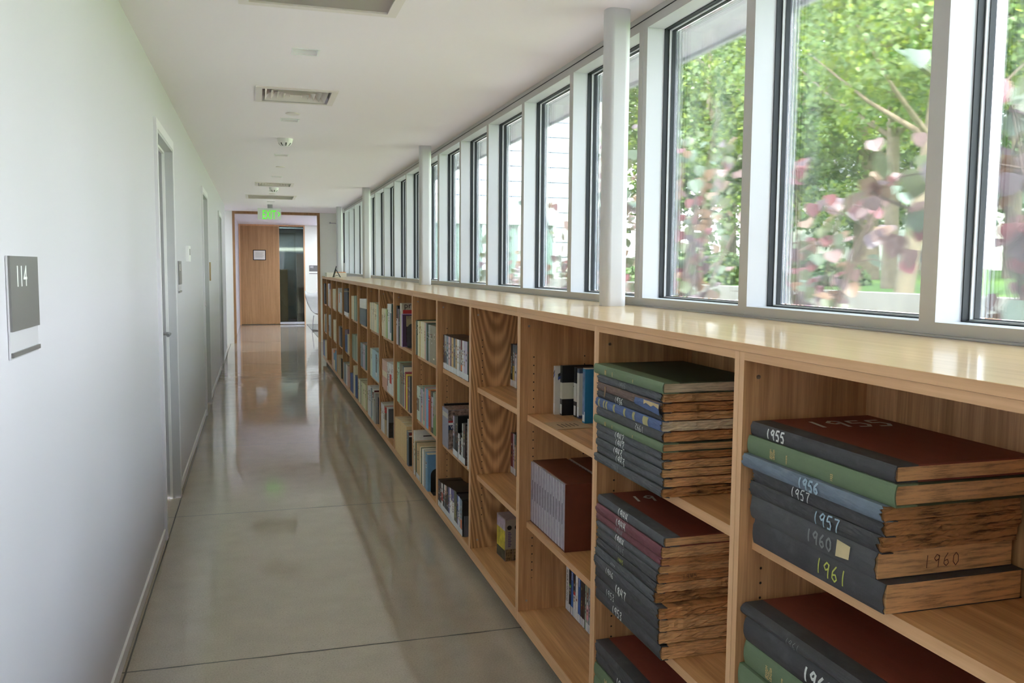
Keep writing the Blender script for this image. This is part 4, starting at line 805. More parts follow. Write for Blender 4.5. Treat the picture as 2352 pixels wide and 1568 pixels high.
s4 = solo(1.143, 2.970, .022, .186, .105, [(0, .06, (72, 80, 112)), (.06, .91, (208, 204, 194)), (.91, 1, (70, 84, 106))], 'cream video box with slate blue top and foot')
s5 = solo(1.127, 2.870, .026, .197, .12, [(0, 1, (34, 116, 160))], 'bright blue video box with a picture spine')
MB().box(-.0008, 0, -.006, .0115, .03, .185, plain('picture_spine', (110, 128, 160), .5, var=.4, vscale=40)).build('spine_print', s5)
MB().box(.001, .119, -.013, .013, .197, .199, M['paper']).build('top_edge', s5)
s6 = solo(1.15, 2.825, .022, .172, .11, [(0, 1, (196, 206, 200))], 'pale book titled in blue beside the dividing panel, rightmost on its shelf')
text_mesh('The Psychology of the Union', .013, plain('blue_title', (70, 110, 160), .5), 'spine_title', s6, frame_mat((-.0006, .004, .165), (0, 0, -1), (0, -1, 0)), .0002, xs=.72)
o = MB().box(0, .13, 0, .135, 0, .002, plain('brown_card', (186, 158, 124), .7)).build('folded_card'); o.location = (.992, 2.765, ZA+.0006); o.rotation_euler = (0, 0, math.radians(2)); tag(o, 'flat brown printed card lying at the shelf edge before the video boxes', 'card')
for k in range(5): MB().box(.03+.016*k, .034+.016*k, .03+.004*k, .09, .002, .0023, M['inkblack']).build('printed_line', o)

# maroon slipcases of disc cases, middle shelf of the third bay
mar = plain('maroon_slipcase', (104, 52, 34), .55, var=.1)
for q in range(2):
    x = 1.0 + q*.155; t = empty('slipcase', (x, 2.705, ZM+.0005)); tag(t, ['maroon slipcase packed with disc cases at the front of the middle shelf', 'maroon slipcase pushed behind the front one'][q], 'slipcase', 'maroon slipcases')
    L = .405 if q == 0 else .40; D = .145 if q == 0 else .095; Hh = .237
    b = MB(); b.box(0, D, 0, .004, 0, Hh, mar).box(0, D, L-.004, L, 0, Hh, mar).box(0, D, .004, L-.004, 0, .003, mar).box(.009, D, .004, L-.004, Hh-.003, Hh, mar).box(D-.003, D, .004, L-.004, .003, Hh-.003, mar); b.build('sleeve', t)
    n = 13; w = (L-.010)/n
    cs = plain('clear_disc_case', (158, 150, 162), .25, var=.12, vscale=50); hi = plain('case_edge_highlight', (205, 205, 208), .2); dkk = plain('case_gap', (66, 60, 72), .4)
    for k in range(n):
        y = .005+w*k
        c = MB().box(.0015, D-.006, y+.0008, y+w-.0008, .0035, Hh-.004, cs, pz=hi).build('disc_case', t)
        MB().box(.0007, .0015, y+w-.004, y+w-.0015, .0035, .09, hi).box(.0007, .0015, y+w-.004, y+w-.0015, .165, Hh-.004, hi).box(.0007, .0015, y+w-.004, y+w-.0015, .09, .165, dkk).build('case_hinge', c)

# bookends
def bookend(x, y, z, w, h, leg, m, label, solid=False):
    t = empty('bookend', (x, y, z+.0006)); tag(t, label, 'bookend', 'metal bookends')
    def arch(w, h, x0):
        P = [(x0, 0)]; r = w*.3
        for k in range(6): a = math.pi-(math.pi/2)*k/5; P.append((x0+r+r*math.cos(a), h-r+r*math.sin(a)))
        for k in range(6): a = math.pi/2-(math.pi/2)*k/5; P.append((x0+w-r+r*math.cos(a), h-r+r*math.sin(a)))
        P.append((x0+w, 0)); return P
    A = arch(w, h, 0); B = arch(w-2*leg, h-leg, leg) if not solid else None
    b = MB()
    if solid:
        b.face([(px, -.001, pz) for px, pz in A], m); b.face([(px, .001, pz) for px, pz in A][::-1], m)
        b.grid([[(px, -.001, pz) for px, pz in A], [(px, .001, pz) for px, pz in A]], m)
    else:
        for yy, fl in ((-.0015, False), (.0015, True)): b.grid([[(px, yy, pz) for px, pz in A], [(px, yy, pz) for px, pz in B]], m, flip=fl)
        b.grid([[(px, -.0015, pz) for px, pz in A], [(px, .0015, pz) for px, pz in A]], m); b.grid([[(px, -.0015, pz) for px, pz in B], [(px, .0015, pz) for px, pz in B]], m)
    b.build('upright_plate', t)
    if solid:
        MB().box(w*.28, w*.3, -.0025, -.001, .02, h*.5, M['white']).box(w*.4, w*.42, -.0025, -.001, .02, h*.5, M['white']).build('ribs', t)
    MB().box(0, w, -.08, -.0015, 0, .0015, m).build('base_plate', t)
bookend(.972, 4.926, ZB, .13, .14, .03, M['black'], 'black arched metal bookend on the bottom shelf of the sixth bay')
bookend(1.0, 5.905, ZA, .12, .165, .03, M['black_steel'], 'grey metal bookend on the top shelf of the seventh bay', True)
bookend(1.0, 6.585, ZB, .12, .125, .03, M['black_steel'], 'grey metal bookend on the bottom shelf of the eighth bay', True)

# papers and easel on the far worktop
t = empty('paper_box', (1.08, 12.2, ZTOP+.0005)); tag(t, 'low white box of papers on the far end of the worktop', 'box')
MB().box(-.15, .12, -.16, .16, 0, .062, M['paper']).build('box', t); MB().box(-.02, .11, -.14, .02, .062, .07, plain('orange_sheet', (226, 140, 84), .7)).build('orange_sheet', t)
t = empty('display_easel', (1.03, 11.62, ZTOP+.0005)); tag(t, 'small black folding display easel on the far worktop', 'easel')
MB().tube([(-.055, -.02, .004), (-.005, .01, .15)], .006, M['black'], 6).build('leg', t); MB().tube([(.045, -.02, .004), (-.02, .0, .12)], .006, M['black'], 6).build('leg', t); MB().tube([(-.03, .10, .004), (-.006, .012, .13)], .004, M['black'], 6).build('back_leg', t); MB().tube([(-.05, -.02, .012), (0, -.03, .03), (.045, -.02, .012)], .003, M['black'], 5).build('cross_bar', t)

# ------------------------------------------------------------------ the big ledgers lying in stacks
def cloth(name, c, var=.18, rough=.62, scuff=None):
    t = NT(name); v = t.mapping((1, .25, 1)); n = t.noise(v, 60, 6, .7); n2 = t.noise(t.mapping((1, 1, 1)), 14, 4, .6)
    col = lin(c); lo = tuple(x*(1-var) for x in col[:3])+(1,); hi = tuple(min(1, x*(1+var)) for x in col[:3])+(1,)
    cc = t.ramp(n, [(.3, lo), (.7, hi)])
    if scuff: cc = t.mix(t.ramp(n2, [(.56, (0, 0, 0, 1)), (.72, (.6, .6, .6, 1))]), cc, lin(scuff))
    t.link(cc, t.b.inputs['Base Color']); t.b.inputs['Roughness'].default_value = rough
    t.bump(t.noise(t.mapping((1, 1, 1)), 500, 2), .25, .001); return t.m
CL = dict(black=cloth('black_buckram', (62, 61, 63), scuff=(84, 86, 88)), slate=cloth('slate_cloth', (80, 82, 85), scuff=(104, 108, 112)), bluegrey=cloth('blue_grey_cloth', (106, 118, 132), scuff=(130, 138, 144)), maroon=cloth('maroon_cloth', (112, 62, 70), scuff=(132, 84, 90)),
          green=cloth('green_buckram', (102, 120, 90), .06), brown=cloth('brown_torn_cloth', (104, 84, 76), scuff=(150, 122, 92)), blueband=cloth('blue_worn_cloth', (82, 100, 142), scuff=(108, 122, 150)), greydk=cloth('grey_buckram', (74, 74, 76), scuff=(90, 90, 92)))
BOARD = dict(maroon=cloth('maroon_board', (124, 60, 44), .1), green=cloth('dark_green_board', (56, 66, 44), .08), black=CL['black'], slate=CL['slate'], bluegrey=CL['bluegrey'])
def pages(name, c, rough, frq, dk_=.45):
    t = NT(name); v = t.mapping((1.6, 1.6, frq*.35)); n = t.noise(v, 9, 6, .7); n2 = t.noise(t.mapping((1, 1, 1)), 16, 4, .7)
    col = lin(c); cc = t.ramp(n, [(.36, tuple(x*dk_ for x in col[:3])+(1,)), (.5, col), (.66, tuple(min(1, x*1.2) for x in col[:3])+(1,))])
    cc = t.mix(t.math('MULTIPLY', n2, .45), cc, tuple(x*.45 for x in col[:3])+(1,))
    t.link(cc, t.b.inputs['Base Color']); t.b.inputs['Roughness'].default_value = .85
    t.bump(n, rough, .004); return t.m
PG = dict(fresh=pages('pages_pale', (228, 206, 170), .3, 120), tan=pages('pages_tan', (228, 176, 120), .4, 90), brown=pages('pages_brown', (214, 152, 96), .6, 80, .3), char=pages('pages_charred', (196, 138, 86), 1.0, 55, .12), smooth=pages('pages_smooth', (226, 172, 116), .15, 60))

GL = {'0': [[(.3, 1), (.08, .75), (.06, .3), (.3, 0), (.54, .3), (.52, .75), (.3, 1)]], '1': [[(.34, 1), (.28, 0)]], '2': [[(.05, .8), (.3, 1), (.54, .78), (.4, .45), (.05, .05), (.58, .02)]], '3': [[(.08, .92), (.4, 1), (.52, .78), (.25, .55), (.54, .32), (.4, .02), (.05, .06)]],
      '4': [[(.12, 1), (.08, .45), (.56, .45)], [(.46, 1), (.42, 0)]], '5': [[(.56, 1), (.14, .97), (.1, .58), (.42, .62), (.55, .35), (.4, .03), (.05, .04)]], '6': [[(.44, 1), (.14, .6), (.08, .2), (.3, 0), (.52, .2), (.42, .48), (.12, .4)]],
      '7': [[(.05, .95), (.56, 1), (.28, 0)]], '8': [[(.3, .54), (.08, .78), (.3, 1), (.52, .78), (.3, .54), (.05, .25), (.3, 0), (.56, .25), (.3, .54)]], '9': [[(.52, .9), (.3, 1), (.08, .72), (.25, .5), (.52, .66), (.54, .95), (.44, 0)]], "'": [[(.2, 1), (.12, .6)]], '/': [[(.4, 1), (.1, .4)]]}
def strokes(b, txt, org, u, v, nrm, h, wdt, m, sp=.8, surf=None, jit=.04):
    R_ = random.Random(hash(txt) % 999 if False else len(txt)*7+int(org[1]*997) % 91)
    u = Vector(u); v = Vector(v); nrm = Vector(nrm)
    for i, ch in enumerate(txt):
        for st in GL.get(ch, []):
            P = []; dy = R_.uniform(-jit, jit); pts = []
            for a, c in zip(st, st[1:]):
                for k in range(4): pts.append((a[0]+(c[0]-a[0])*k/4, a[1]+(c[1]-a[1])*k/4))
            pts.append(st[-1])
            for (px, py) in pts:
                p = Vector(org)+u*(i*sp*h+px*h)+v*((py+dy)*h)
                if surf: p = surf(p)
                P.append(p)
            b.ribbon(P, wdt, nrm, m, .0007)
def ledger(x, y0, y1, z0, z1, spine, board, page, label, group, worn=0.0, marks=(), depth=.285, rnd_spine=.004, fold=False, overhang=0.0, seed=0, strip=.045, name='ledger'):
    """x: spine face, y0 near end, y1 far end; lies flat, spine towards the corridor"""
    R_ = random.Random(seed+77); H_ = z1-z0-.0006; L = y1-y0
    t = empty(name, (x, (y0+y1)/2, z0)); tag(t, label, 'ledger', group)
    d = min(depth, XBK-.012-x); tb = .0026 if worn < .35 else .0013; ns = 28
    def prof(q):      # spine cross-section bulge
        return rnd_spine*(1-(2*q-1)**2)
    amp = .0014*worn
    W_ = [[R_.uniform(-1, 1) for _ in range(9)] for _ in range(ns+1)]
    rows = []; nq = 8
    for i in range(ns+1):
        yy = -L/2+L*i/ns
        loop = [(d, H_)]+[(strip+.02*0, H_)]+[(.004, H_)]+[(None, 1-k/nq) for k in range(1, nq)]+[(.004, 0)]+[(strip, 0), (d, 0)]
        row = []
        for j, (px, pz) in enumerate(loop):
            jy = 0
            if px is None: q = pz; X_ = .004-prof(q)-abs(amp*W_[i][j % 9]); Z_ = q*H_
            else: X_ = px; Z_ = pz
            if i in (0, ns) and worn and (px is None or px < .02): jy = R_.uniform(0, .011*worn)*(1 if i == 0 else -1)
            row.append((X_, yy+jy, Z_))
        rows.append(row)
    ins = [[(a+ (tb if a < .01 else 0), c, (zz-tb if zz > H_*.5 else zz+tb) if (zz > H_-1e-6 or zz < 1e-6) else zz) for a, c, zz in r] for r in rows]
    b = MB(); bm_ = BOARD[board]; sm_ = CL[spine]
    bare = worn > .55 and board not in ('maroon', 'green')
    if bare:      # boards lost: only the cloth spine is left
        rows = [[(min(a, .022+.004*W_[i][j % 9]), c, zz) for j, (a, c, zz) in enumerate(r)] for i, r in enumerate(rows)]
        ins = [[(min(a, .022+.004*W_[i][j % 9]), c, zz) for j, (a, c, zz) in enumerate(r)] for i, r in enumerate(ins)]
    mf = lambda i, j: bm_ if not bare and (j == 0 or j == len(rows[0])-2) else sm_
    b.grid(rows, mf, flip=True); b.grid(ins, mf)
    for e, fl in ((0, False), (ns, True)):
        b.grid([rows[e], ins[e]], mf, flip=fl)
    if not bare: b.face([(d, -L/2, H_), (d, L/2, H_), (d, L/2, H_-tb), (d, -L/2, H_-tb)], bm_); b.face([(d, -L/2, 0), (d, -L/2, tb), (d, L/2, tb), (d, L/2, 0)], bm_)
    b.build('cover', t)
    # page block with slightly wavy, ragged ends
    zlo, zhi = (tb*.7, H_-tb*.7) if not bare else (tb, H_-tb) ; pb = MB(); nx, nz = 22, 7; ee = (.0015 if worn < .35 else .0002)+overhang
    for side, yy in ((-1, -L/2+ee), (1, L/2-ee)):
        g = []
        for k in range(nz+1):
            r = []
            for i in range(nx+1):
                px = tb+.0045+(d-tb-.008)*i/nx
                rag = R_.uniform(0, .006)*worn + .0006*R_.random()
                sag = .0015*math.sin(i*.5+k)*worn
                r.append((px, yy-side*rag, zlo+(zhi-zlo)*k/nz+(sag if 0 < k < nz else 0)))
            g.append(r)
        pb.grid(g, PG[page], flip=(side > 0))
    pb.box(tb+.0045, d-.0035, -L/2+ee+.0005, L/2-ee-.0005, zlo+.0002, zhi-.0002, PG[page]) if not bare else pb.box(tb+.0045, d-.0035, -L/2+ee+.007, L/2-ee-.007, zlo+.0002, zhi-.0002, PG[page])
    pb.build('page_block', t)
    fx = lambda p: Vector((.004-prof(min(max(p.z/H_, 0), 1))-.0004-amp, p.y, p.z))
    for mk in marks:
        kind = mk[0]
        if kind == 'spine':      # (kind, text, y offset from far end, height, colour)
            _, tx, off, hh, cm = mk[:5]; w = (mk[5] if len(mk) > 5 else hh*.13)*1.25
            zb_ = (H_-hh)/2 if len(mk) < 7 else mk[6]
            bb = MB(); strokes(bb, tx, (0, L/2-off, zb_), (0, -1, 0), (0, 0, 1), (-1, 0, 0), hh, w, M[cm], surf=fx)
            bb.build('year_lettering', t)
        elif kind == 'flip':
            _, tx, off, hh, cm = mk; bb = MB(); strokes(bb, tx, (0, L/2-off-len(tx)*.8*hh, (H_+hh)/2), (0, 1, 0), (0, 0, -1), (-1, 0, 0), hh, hh*.1, M[cm], surf=fx); bb.build('year_lettering', t)
        elif kind == 'cover':    # chalked on the top board
            _, tx, px, off, hh, cm = mk; bb = MB(); strokes(bb, tx, (px, L/2-off, H_), (1, -.12, 0), (.1, 1, 0), (0, 0, 1), hh, hh*.14, M[cm], sp=.72); bb.build('cover_lettering', t)
        elif kind == 'page':
            _, tx, px, hh, cm = mk; bb = MB(); strokes(bb, tx, (px, -L/2-.0006, (H_-hh)/2), (1, 0, 0), (0, 0, 1), (0, -1, 0), hh, hh*.07, M[cm], sp=.9); bb.build('page_lettering', t)
        elif kind == 'gold':     # stamped titles, turned to read upwards
            yr = mk[1]; sz = H_*.155
            def up(tx, off, size, xs=1.0, ln=.9): text_mesh(tx, size, M['gold'], 'gold_title', t, frame_mat((-.0014-.0, L/2-off, H_*.16), (0, 0, 1), (0, 1, 0)) , .0003, space=ln, xs=xs)
            up('JEWISH\nCIVIC\nLEADER', .088, sz*1.2, .85, .8); up('WORCESTER', .140, sz*.85, .62); up(yr, .275, sz*1.5, .8)
        elif kind == 'bands':
            bb = MB()
            for off, w in ((.028, .010), (.065, .009), (.082, .011), (.135, .012), (.205, .012), (.262, .014), (.325, .030)):
                for q in range(6):
                    za, zb_ = H_*(.06+.88*q/6), H_*(.06+.88*(q+1)/6)
                    p = [fx(Vector((0, L/2-off, za))), fx(Vector((0, L/2-off-w, za))), fx(Vector((0, L/2-off-w, zb_))), fx(Vector((0, L/2-off, zb_)))]
                    bb.face([(a.x-.0006, a.y, a.z) for a in p], plain('yellowed_label', (172, 164, 116), .7, var=.1))
            bb.build('paper_labels', t)
        elif kind == 'patch':
            _, off, w = mk; p0 = fx(Vector((0, L/2-off, H_*.5))); MB().face([(p0.x-.0012, p0.y, H_*.2), (p0.x-.0012, p0.y-w, H_*.28), (p0.x-.0012, p0.y-w*1.1, H_*.8), (p0.x-.0012, p0.y-w*.1, H_*.86)], plain('paper_patch', (200, 182, 140), .8, var=.08)).build('paper_patch', t)
    if fold:
        bb = MB(); g1 = []
        for i in range(9):
            q = i/8; y_ = -L/2+.005+.14*q
            g1.append([(-.004-.002*math.sin(q*9), y_, H_*(1.0-.15*q)), (-.008, y_, H_*.45+.003*math.sin(q*11)), (-.005, y_, -.006+.008*q)])
        bb.grid(g1, CL['blueband']); fo = bb.build('torn_blue_flap', t); fo.modifiers.new('s', 'SOLIDIFY').thickness = .0012
        bb = MB(); g1 = [[(-.0095, -L/2+.002+.085*i/6, H_*(.95-.02*(i % 2))), (-.0098, -L/2+.002+.085*i/6, H_*(.42+.12*(i % 3)))] for i in range(7)]
        bb.grid(g1, plain('torn_paper', (200, 176, 132), .85, var=.1)).build('torn_paper_lining', t)
        bb = MB(); bb.tube([(-.004, L/2-.08, H_*.8), (-.007, L/2-.083, 0), (-.006, L/2-.078, -.012)], [.003, .0022, .0014], plain('loose_thread', (150, 124, 96), .8), 5); bb.build('loose_thread', t)
    return t

SH = {0: 'second', -1: 'first'}
def stack(zs, specs, y0, y1, x, group, seed):
    for i, sp in enumerate(specs):
        dx, dn, df = sp.get('o', (0, 0, 0))
        ledger(x+dx, y0+dn, y1+df, zs[i+1], zs[i], sp['s'], sp.get('b', 'black'), sp.get('p', 'tan'), sp['l'], group, worn=sp.get('w', .6), marks=sp.get('m', ()), fold=sp.get('f', False), seed=seed+i, rnd_spine=sp.get('r', .004), overhang=sp.get('oh', 0), name='ledger')
G1 = 'ledgers stacked on the top shelf of the second bay'
stack([1.169, 1.141, 1.117, 1.094, 1.072, 1.046, 1.020, .997, .975, .953, .931, .909, .8845], [
 dict(s='green', b='green', p='fresh', w=0, m=[('gold', '1935')], o=(-.010, -.004, .006), oh=.004, l='green cloth ledger with gold titles on top of the tallest stack'),
 dict(s='slate', p='tan', w=1.2, m=[('spine', '1935', .16, .014, 'chalkdim')], o=(-.004, .006, -.006), l='worn black ledger marked 1935 just under the top green one'),
 dict(s='brown', p='brown', w=1.4, f=True, o=(-.006, .002, -.004), l='torn brown ledger with a hanging blue flap and ragged paper'),
 dict(s='black', p='tan', w=1, m=[('spine', '1936', .135, .017, 'chalk')], o=(-.002, .004, 0), l='black ledger marked 1936 in white under the torn brown one'),
 dict(s='blueband', p='fresh', w=1, m=[('bands',)], o=(-.006, .004, .002), l='worn blue ledger crossed by yellowed paper labels'),
 dict(s='greydk', p='brown', w=.8, m=[('flip', '1942', .27, .016, 'chalk')], o=(-.003, .002, 0), l='dark grey ledger with 1942 written upside down'),
 dict(s='green', b='green', p='tan', w=0, m=[('gold', '1942')], o=(-.008, -.004, .006), oh=.004, l='green cloth ledger with gold titles in the middle of the tall stack'),
 dict(s='slate', p='brown', w=.9, m=[('spine', '1942', .142, .0205, 'chalk', .0028)], o=(-.003, .006, .002), l='black ledger marked 1942 in bold white right under the middle green one'),
 dict(s='slate', p='tan', w=.9, m=[('spine', '1942', .142, .0195, 'chalk', .0026)], o=(0, .004, .004), l='black ledger marked 1942, second below the middle green one'),
 dict(s='slate', p='tan', w=.9, m=[('spine', '1943', .134, .020, 'chalk', .0026)], o=(-.004, .004, .0), l='black ledger marked 1943, third below the middle green one'),
 dict(s='slate', p='tan', w=1, m=[('spine', '1943', .138, .020, 'chalk', .0026)], o=(0, 0, -.004), l='black ledger marked 1943, fourth below the middle green one'),
 dict(s='slate', p='char', w=1.5, m=[('spine', '1943', .14, .014, 'chalkdim')], o=(-.006, -.006, .006), l='lowest ledger of the tall stack, with charred ragged pages and faint 1943')], 1.866, 2.298, .944, G1, 10)
G2 = 'ledgers stacked on the middle shelf of the second bay'
stack([.783, .757, .728, .706, .683, .655, .630, .602, .570, .537, .504, .4685], [
 dict(s='slate', b='maroon', p='tan', w=.3, m=[('spine', '1944', .148, .022, 'chalk', .0032), ('cover', '19', .068, .105, .055, 'chalk')], o=(-.002, 0, .0), l='slate spined ledger marked 1944 with 19 chalked on its maroon cover'),
 dict(s='maroon', p='tan', w=.7, m=[('spine', '1944', .152, .0215, 'chalk', .003), ('page', '', .1, .01, 'ink')], o=(-.006, .002, .006), l='maroon ledger marked 1944, upper one of the two maroon ones'),
 dict(s='maroon', p='brown', w=.7, m=[('spine', '1944', .142, .017, 'chalkdim')], o=(-.004, .008, .006), l='maroon ledger with faint 1944, lower one of the two maroon ones'),
 dict(s='slate', p='tan', w=.9, m=[('spine', '1944', .142, .020, 'chalk', .0034)], o=(-.004, .016, .004), l='black ledger with bold white 1944 under the maroon ones'),
 dict(s='greydk', p='brown', w=1, m=[('spine', '1945', .148, .018, 'chalkdim'), ('page', '1945', .07, .012, 'inkblack')], o=(-.004, .026, .002), l='grey black ledger with worn 1945 and 1945 inked on its pages'),
 dict(s='black', p='tan', w=1.2, m=[('spine', '1945', .165, .012, 'chalkyel'), ('page', '1945', .18, .013, 'ink')], o=(-.006, .026, -.002), l='black ledger with tiny yellow 1945 and red 1945 on its pages'),
 dict(s='slate', p='char', w=1.4, m=[('spine', '////', .13, .010, 'chalk')], o=(-.008, .030, .004), l='slate ledger with four white ticks and ragged dark pages'),
 dict(s='greydk', p='brown', w=1.2, m=[('spine', '1946', .098, .018, 'chalk', .002)], o=(-.010, .004, .006), l='black ledger marked 1946 protruding from the middle stack'),
 dict(s='black', p='tan', w=.9, m=[('spine', '1847', .152, .024, 'chalk', .0036)], o=(-.006, .008, .002), l='black ledger boldly marked 1847'),
 dict(s='black', p='tan', w=.9, m=[('spine', '1953', .090, .020, 'chalk', .0018)], o=(-.006, .010, .004), l='black ledger with slanting 1953, second from the bottom of the middle stack'),
 dict(s='black', p='tan', w=.7, m=[('spine', '1953', .130, .022, 'chalk', .003)], o=(-.004, 0, .002), l='black ledger with bold 1953 at the bottom of the middle stack')], 1.872, 2.300, .953, G2, 40)
G3 = 'ledgers stacked on the bottom shelf of the second bay'
stack([.338, .304, .270, .230, .192, .152, .1125], [
 dict(s='black', b='maroon', p='tan', w=1, o=(-.004, 0, 0), l='scuffed black spined ledger with maroon cover on top of the lowest stack'),
 dict(s='black', p='tan', w=1, m=[('spine', '19', .16, .02, 'chalk', .003)], o=(0, 0, 0), l='black ledger second from the top of the lowest stack of the second bay'),
 dict(s='green', b='green', p='tan', w=0, m=[('gold', '1954')], o=(-.004, 0, 0), l='green gold lettered ledger, upper one in the lowest stack of the second bay'),
 dict(s='green', b='green', p='tan', w=0, m=[('gold', '1954')], o=(-.004, 0, 0), l='green ledger, lower one in the lowest stack of the second bay'),
 dict(s='black', p='tan', o=(0, 0, 0), l='black ledger under the two green ones of the second bay'),
 dict(s='black', p='tan', o=(0, 0, 0), l='black ledger lying lowest of all in the second bay')], 1.872, 2.305, .955, G3, 70)
G4 = 'ledgers stacked on the top shelf of the first bay'
stack([1.134, 1.105, 1.067, 1.040, 1.013, .983, .936, .8845], [
 dict(s='black', b='maroon', p='smooth', w=.15, m=[('spine', '1955', .058, .020, 'chalk', .003), ('cover', '1955', .085, .10, .062, 'chalk')], o=(0, -.008, .003), l='black spined ledger with large 1955 on its maroon cover, topmost near the viewer'),
 dict(s='green', b='green', p='smooth', w=0, m=[('gold', '1955')], o=(-.004, -.014, .006), oh=.004, l='green gold lettered 1955 ledger below the one with the large painted year'),
 dict(s='bluegrey', b='bluegrey', p='char', w=.7, m=[('spine', '1956', .195, .020, 'chalkblue', .0034)], o=(-.014, 0, .012), l='pale slate blue ledger marked 1956 jutting out of its stack'),
 dict(s='black', p='char', w=1, m=[('spine', '1957', .135, .019, 'chalk', .0018)], o=(-.004, .004, -.014), l='black ledger with thin white 1957 just below the slate blue one'),
 dict(s='black', p='char', w=1, m=[('spine', '1957', .215, .024, 'chalkblue', .0026)], o=(-.004, .012, -.004), l='black ledger with pale blue 1957 and ragged brown pages'),
 dict(s='greydk', p='smooth', w=.4, m=[('spine', '1960', .19, .024, 'chalkdim'), ('patch', .275, .035), ('page', '1960', .095, .022, 'ink')], o=(-.002, .024, -.008), l='thick black ledger with a torn paper patch and 1960 on its page edges'),
 dict(s='black', p='smooth', w=.4, m=[('spine', '1961', .21, .028, 'chalkyel', .0024)], o=(0, .004, -.016), l='black ledger marked 1961 in yellow, lowest of the nearest stack')], 1.118, 1.524, .966, G4, 90)
G5 = 'ledgers stacked on the middle shelf of the first bay'
stack([.752, .724, .672, .620, .570, .520, .4685], [
 dict(s='black', b='maroon', p='smooth', w=.1, r=.012, m=[('spine', '1961', .16, .014, 'chalkdim', .001)], o=(-.002, -.01, .004), l='round spined black ledger with maroon cover at the lower right'),
 dict(s='black', p='smooth', w=.15, r=.008, m=[('spine', '1962', .205, .028, 'chalk', .0042)], o=(0, 0, .0), l='thick black ledger boldly marked 1962 at the lower right'),
 dict(s='green', b='green', p='smooth', w=0, r=.005, m=[('gold', '1962')], o=(0, 0, 0), l='green gold lettered ledger below the one marked 1962'),
 dict(s='green', b='green', p='smooth', w=0, o=(-.008, 0, .008), l='green ledger jutting out lowest in view at the bottom right corner'),
 dict(s='black', p='smooth', o=(0, 0, 0), l='black ledger hidden below the green ones of the first bay'),
 dict(s='black', p='smooth', o=(0, 0, 0), l='black ledger lowest on the middle shelf of the first bay')], 1.11, 1.524, .966, G5, 120)

# ------------------------------------------------------------------ outdoors
def ground(name, a, b_, c, d, label):
    t = NT(name+'_mat'); n = t.noise(t.mapping((1, 1, 1)), 1.2, 4); n2 = t.noise(t.mapping((1, 1, 1)), 30, 3)
    cc = t.ramp(t.math('ADD', t.math('MULTIPLY', n, .6), t.math('MULTIPLY', n2, .4)), [(.35, lin(a)), (.65, lin(b_))]); t.link(cc, t.b.inputs['Base Color']); t.b.inputs['Roughness'].default_value = .95
    b = MB(); b.grid(c, t.m, flip=d); return struct(b.build(name), label)
ground('floor_bounce_bed', (196, 188, 180), (222, 214, 206), [[(1.66, -8, .45), (4.2, -8, .45)], [(1.66, 30, .45), (4.2, 30, .45)]], True, 'unseen ground strip outside the windows, kept pale to bounce light inside')  # bed out of view, made pale to bounce sun up onto the ceiling
ground('floor_lawn', (84, 118, 46), (108, 142, 62), [[(x, y, 1.10+max(0, (x-4.4))*.016+.05*math.sin(x*.5+y*.3)) for x in (4.4, 7, 10, 14, 19, 25, 32, 42, 60)] for y in range(-30, 81, 6)], True, 'sloping green lawn beyond the low wall')
t = NT('cast_concrete'); v = t.mapping((1, 1, .25)); n = t.noise(v, 5, 6, .7)
cc = t.ramp(n, [(.3, lin((132, 128, 118))), (.7, lin((166, 162, 150)))])
sp = t.node('ShaderNodeSeparateXYZ'); t.link(t.mapping((1, 1, 1)), sp.inputs[0])
ln = t.math('LESS_THAN', t.math('ABSOLUTE', t.math('SUBTRACT', t.math('FRACT', t.math('DIVIDE', sp.outputs['Y'], 1.2)), .5)), .006)
t.link(t.mix(ln, cc, lin((130, 126, 116))), t.b.inputs['Base Color']); t.b.inputs['Roughness'].default_value = .9
o = MB().box(4.2, 4.42, -8, 17.5, .3, 1.285, t.m).build('garden_wall'); tag(o, 'low cast concrete garden wall beyond the windows', 'wall')

# white sided wing, low link with dark glazing, brick building behind
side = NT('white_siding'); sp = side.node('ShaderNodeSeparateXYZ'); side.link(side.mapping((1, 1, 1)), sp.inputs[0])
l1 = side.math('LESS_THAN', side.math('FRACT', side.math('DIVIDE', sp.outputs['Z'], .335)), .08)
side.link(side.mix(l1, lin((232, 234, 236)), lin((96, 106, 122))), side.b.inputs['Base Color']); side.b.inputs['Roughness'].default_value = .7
t = empty('white_wing', (5, 18.6, 0)); tag(t, 'tall white sided building wing across the garden', 'building')
MB().box(-2.9, 2.58, 0, 9, 0, 9.5, side.m).build('siding_wall', t); MB().box(2.56, 2.62, -.03, 0, 0, 9.5, M['white']).build('corner_board', t)
t = empty('glazed_link', (4, 16.6, 0)); tag(t, 'low link building with pale fascia and green glass below the white wing', 'building')
MB().box(-1.95, 1.9, 0, 1.9, 2.30, 2.62, plain('pale_fascia', (196, 204, 202), .6)).build('fascia', t)
MB().box(-1.9, 1.85, .06, 1.8, .3, 2.30, plain('green_glazing', (128, 150, 142), .15)).build('glazing', t)
b = MB()
for k in range(6): b.box(-1.9+.74*k, -1.85+.74*k, .02, .08, .3, 2.30, M['alu'])
b.build('glazing_bars', t)
bk = NT('red_brick'); br = bk.node('ShaderNodeTexBrick'); bk.link(bk.mapping((1, 1, 1)), br.inputs['Vector'])
tcn = bk.node('ShaderNodeTexCoord'); cmb = bk.node('ShaderNodeCombineXYZ'); sp = bk.node('ShaderNodeSeparateXYZ'); bk.link(tcn.outputs['Object'], sp.inputs[0]); bk.link(sp.outputs['X'], cmb.inputs[0]); bk.link(sp.outputs['Z'], cmb.inputs[1]); bk.link(cmb.outputs[0], br.inputs['Vector'])
